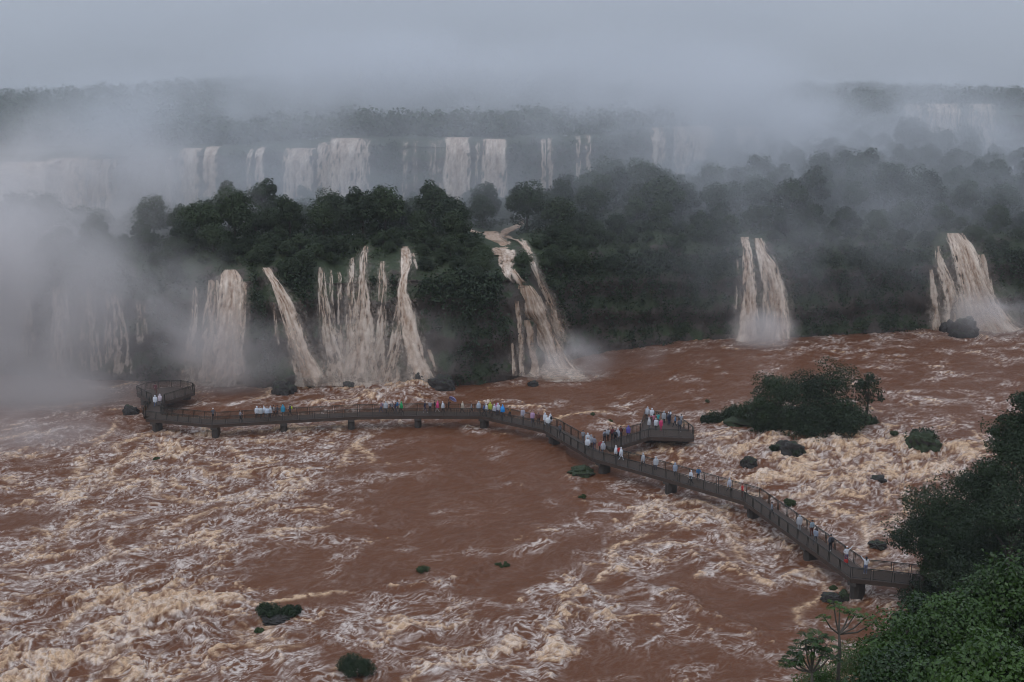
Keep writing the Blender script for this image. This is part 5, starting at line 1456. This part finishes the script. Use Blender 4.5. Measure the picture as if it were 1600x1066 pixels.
# lavender umbrella, tilted over its holder's shoulder
e, hands = UMB
hw = Matrix.Translation(e.location) @ Matrix.Rotation(e.rotation_euler.z, 4, 'Z') @ Vector(hands[1] * 1.05)
um = empty('umbrella', hw, 'open lavender umbrella held by the person in black', 'umbrella'); um.rotation_euler = (math.radians(-35), math.radians(35), 0)
mb = MB(); mb.tube([(0, 0, -.12), (0, 0, .72)], .011, 6); mb.build('shaft', M['steel'], um)
V = []; F = []; n = 32
for j in range(7):
    th = j / 6 * 1.15; r = .62 * math.sin(th) / math.sin(1.15)
    for k in range(n):
        a = 2 * math.pi * k / n; sc_ = 1 - .05 * (j / 6) * (0.5 - .5 * math.cos(8 * a)); V.append((r * sc_ * math.cos(a), r * sc_ * math.sin(a), .70 - .24 * (1 - math.cos(th)) / (1 - math.cos(1.15))))
for j in range(6):
    for k in range(n): F.append((j * n + k, (j + 1) * n + k, (j + 1) * n + (k + 1) % n, j * n + (k + 1) % n))
mb = MB(); mb.add(V, F); mb.build('canopy', cloth((.36, .36, .66), .6), um, True)
mb = MB(); mb.tube([(0, 0, -.12), (0, 0, -.17), (.03, 0, -.20), (.06, 0, -.18)], .016, 6); mb.build('handle', cloth(K_), um)
e, hands = BAG
hw = Matrix.Translation(e.location) @ Matrix.Rotation(e.rotation_euler.z, 4, 'Z') @ Vector(hands[0])
bg_ = empty('bag', (hw[0], hw[1] - .02, DZ + .30), 'red shoulder bag hanging in front of the white hooded top', 'bag')
bm = bmesh.new(); bmesh.ops.create_cube(bm, size=1.0)
for q in bm.verts: q.co = Vector((q.co.x * .42 * (1.1 if q.co.z < 0 else .85), q.co.y * .2, q.co.z * .34))
bmesh.ops.bevel(bm, geom=bm.edges[:], offset=.05, segments=3, affect='EDGES')
me = bpy.data.meshes.new('bag_body'); bm.to_mesh(me); bm.free(); me.materials.append(cloth(RD)); obj('bag_body', me, bg_)
mb = MB(); mb.tube([(-.15, 0, .15), (-.10, 0, .42), (0, 0, .62), (.10, 0, .42), (.15, 0, .15)], .012, 5); mb.build('strap', cloth(RD), bg_)
# ================================================================== MIST AND HAZE
def mat_mist(D, col=(0.95, 0.965, 0.99), nscale=0.06, lo=0.38, hi=0.66, inner=0.15, stretch=(1, 1, 1)):
    m, nt, out = new_mat('mist')
    tc = nt.nodes.new('ShaderNodeTexCoord')
    ln = nt.nodes.new('ShaderNodeVectorMath'); ln.operation = 'LENGTH'; L(nt, tc.outputs['Object'], ln.inputs[0])
    fall = ramp(nt, ln.outputs['Value'], 0.98, inner)
    mp = nt.nodes.new('ShaderNodeMapping'); L(nt, geo_pos(nt), mp.inputs['Vector']); mp.inputs['Scale'].default_value = stretch
    nz = noise_node(nt, nscale, 4.0, 0.58, mp.outputs[0], 0.5)
    r = ramp(nt, nz.outputs['Fac'], lo, hi)
    d = math_node(nt, 'MULTIPLY', math_node(nt, 'MULTIPLY', fall, r), D)
    v = N(nt, 'ShaderNodeVolumePrincipled'); v.inputs['Color'].default_value = (*col, 1); v.inputs['Anisotropy'].default_value = 0.2
    L(nt, d, v.inputs['Density'])
    L(nt, v.outputs[0], out.inputs['Volume'])
    return m
bm = bmesh.new(); bmesh.ops.create_icosphere(bm, subdivisions=3, radius=1.0); ico = bpy.data.meshes.new('mist'); bm.to_mesh(ico); bm.free()
def mist(px, py, Y, rx, ry, rz, D, label, **kw):
    p = PY(px, py, Y); me = ico.copy(); me.materials.append(mat_mist(D, **kw))
    o = obj('mist', me); o.location = p; o.scale = (rx, ry, rz)
    return tag(o, label, None, None, 'stuff')
WARM = (0.97, 0.94, 0.93)
mist(10, 460, 167, 26, 11, 25, .27, 'thick column of spray rising at the left edge', lo=.28, hi=.60, nscale=.05, col=WARM)
mist(60, 370, 186, 27, 10, 15, .10, 'spray rolling over the edge of the lower cliff on the left', lo=.32, hi=.62, nscale=.06, col=WARM)
mist(1330, 320, 228, 56, 18, 17, .075, 'fog clinging to the right hand forest slope', lo=.32, hi=.66, nscale=.045)
mist(440, 300, 222, 46, 14, 13, .055, 'thin mist in front of the left terrace trees', lo=.34, hi=.66, nscale=.05)
mist(160, 320, 205, 36, 14, 18, .11, 'spray drifting above the terrace trees on the left', lo=.34, hi=.62, nscale=.06, col=WARM)
mist(90, 630, 164, 24, 10, 8, .20, 'low bank of spray behind the left platform', lo=.30, hi=.6, nscale=.08, col=WARM)
mist(10, 690, 148, 23, 12, 5, .13, 'thin spray drifting over the left rapids', lo=.36, hi=.66, nscale=.09, col=WARM)
mist(255, 480, 168, 16, 6, 16, .10, 'torn edge of the spray column before the lower cliff', lo=.38, hi=.66, nscale=.09, col=WARM)
mist(230, 215, 240, 44, 24, 18, .07, 'mist drifting up in front of the upper left falls', nscale=.04, lo=.36, hi=.64)
mist(560, 130, 292, 64, 24, 19, .10, 'cloud of mist over the upper falls left of centre', nscale=.04, lo=.30, hi=.62)
mist(1010, 130, 322, 84, 30, 20, .07, 'cloud of mist over the upper falls right of centre', nscale=.04, lo=.32, hi=.62)
mist(1340, 255, 280, 68, 36, 24, .10, 'veil of mist across the right hand ridge', nscale=.04, lo=.32, hi=.64)
mist(1250, 400, 200, 46, 6, 18, .05, 'thin veil before the dark cliff between the right waterfalls', nscale=.06, lo=.32, hi=.66)
mist(850, 165, 258, 180, 24, 16, .065, 'drifting cloud in front of the upper falls and the far forest', nscale=.028, lo=.36, hi=.66)
mist(850, 320, 236, 150, 46, 36, .021, 'thin fog lying over the whole terrace forest', nscale=.025, lo=.25, hi=.65)
mist(70, 285, 222, 32, 9, 17, .19, 'spray hanging in front of the pale curtain waterfall', lo=.34, hi=.64, nscale=.06, col=WARM)
mist(800, 60, 640, 640, 370, 85, .007, 'fog bank lying over the far plateau', nscale=.012, lo=.2, hi=.6)
mist(340, 560, 171, 16, 5, 10, .20, 'spray at the foot of the broad brown waterfall', nscale=.12, lo=.3, hi=.6, col=WARM)
mist(570, 545, 173, 22, 4.5, 9, .09, 'spray around the boulders of the middle cascades', nscale=.12, lo=.34, hi=.62, col=WARM)
mist(885, 562, 180, 10, 5, 6, .22, 'spray at the foot of the largest middle waterfall', nscale=.14, lo=.3, hi=.6, col=WARM)
mist(1192, 518, 197, 8, 5, 5.5, .30, 'spray at the foot of the twin waterfall', nscale=.16, lo=.3, hi=.6, col=WARM)
mist(1550, 492, 205, 11, 5, 7, .24, 'spray at the foot of the wide right waterfall', nscale=.14, lo=.3, hi=.6, col=WARM)
mist(960, 560, 186, 26, 8, 4.5, .03, 'faint spray lying over the far river', nscale=.1, col=WARM)

bm = bmesh.new(); bmesh.ops.create_cube(bm, size=1.0); me = bpy.data.meshes.new('haze'); bm.to_mesh(me); bm.free()
hm, nt, out = new_mat('haze'); v = N(nt, 'ShaderNodeVolumePrincipled'); v.inputs['Color'].default_value = (.95, .97, 1.0, 1); v.inputs['Density'].default_value = 0.00016
L(nt, v.outputs[0], out.inputs['Volume'])
try: hm.cycles.homogeneous_volume = True
except Exception: pass
me.materials.append(hm); hz = obj('haze', me); hz.location = (20, 450, 66); hz.scale = (1500, 1160, 146)
tag(hz, 'grey damp air over the whole gorge', None, None, 'stuff')
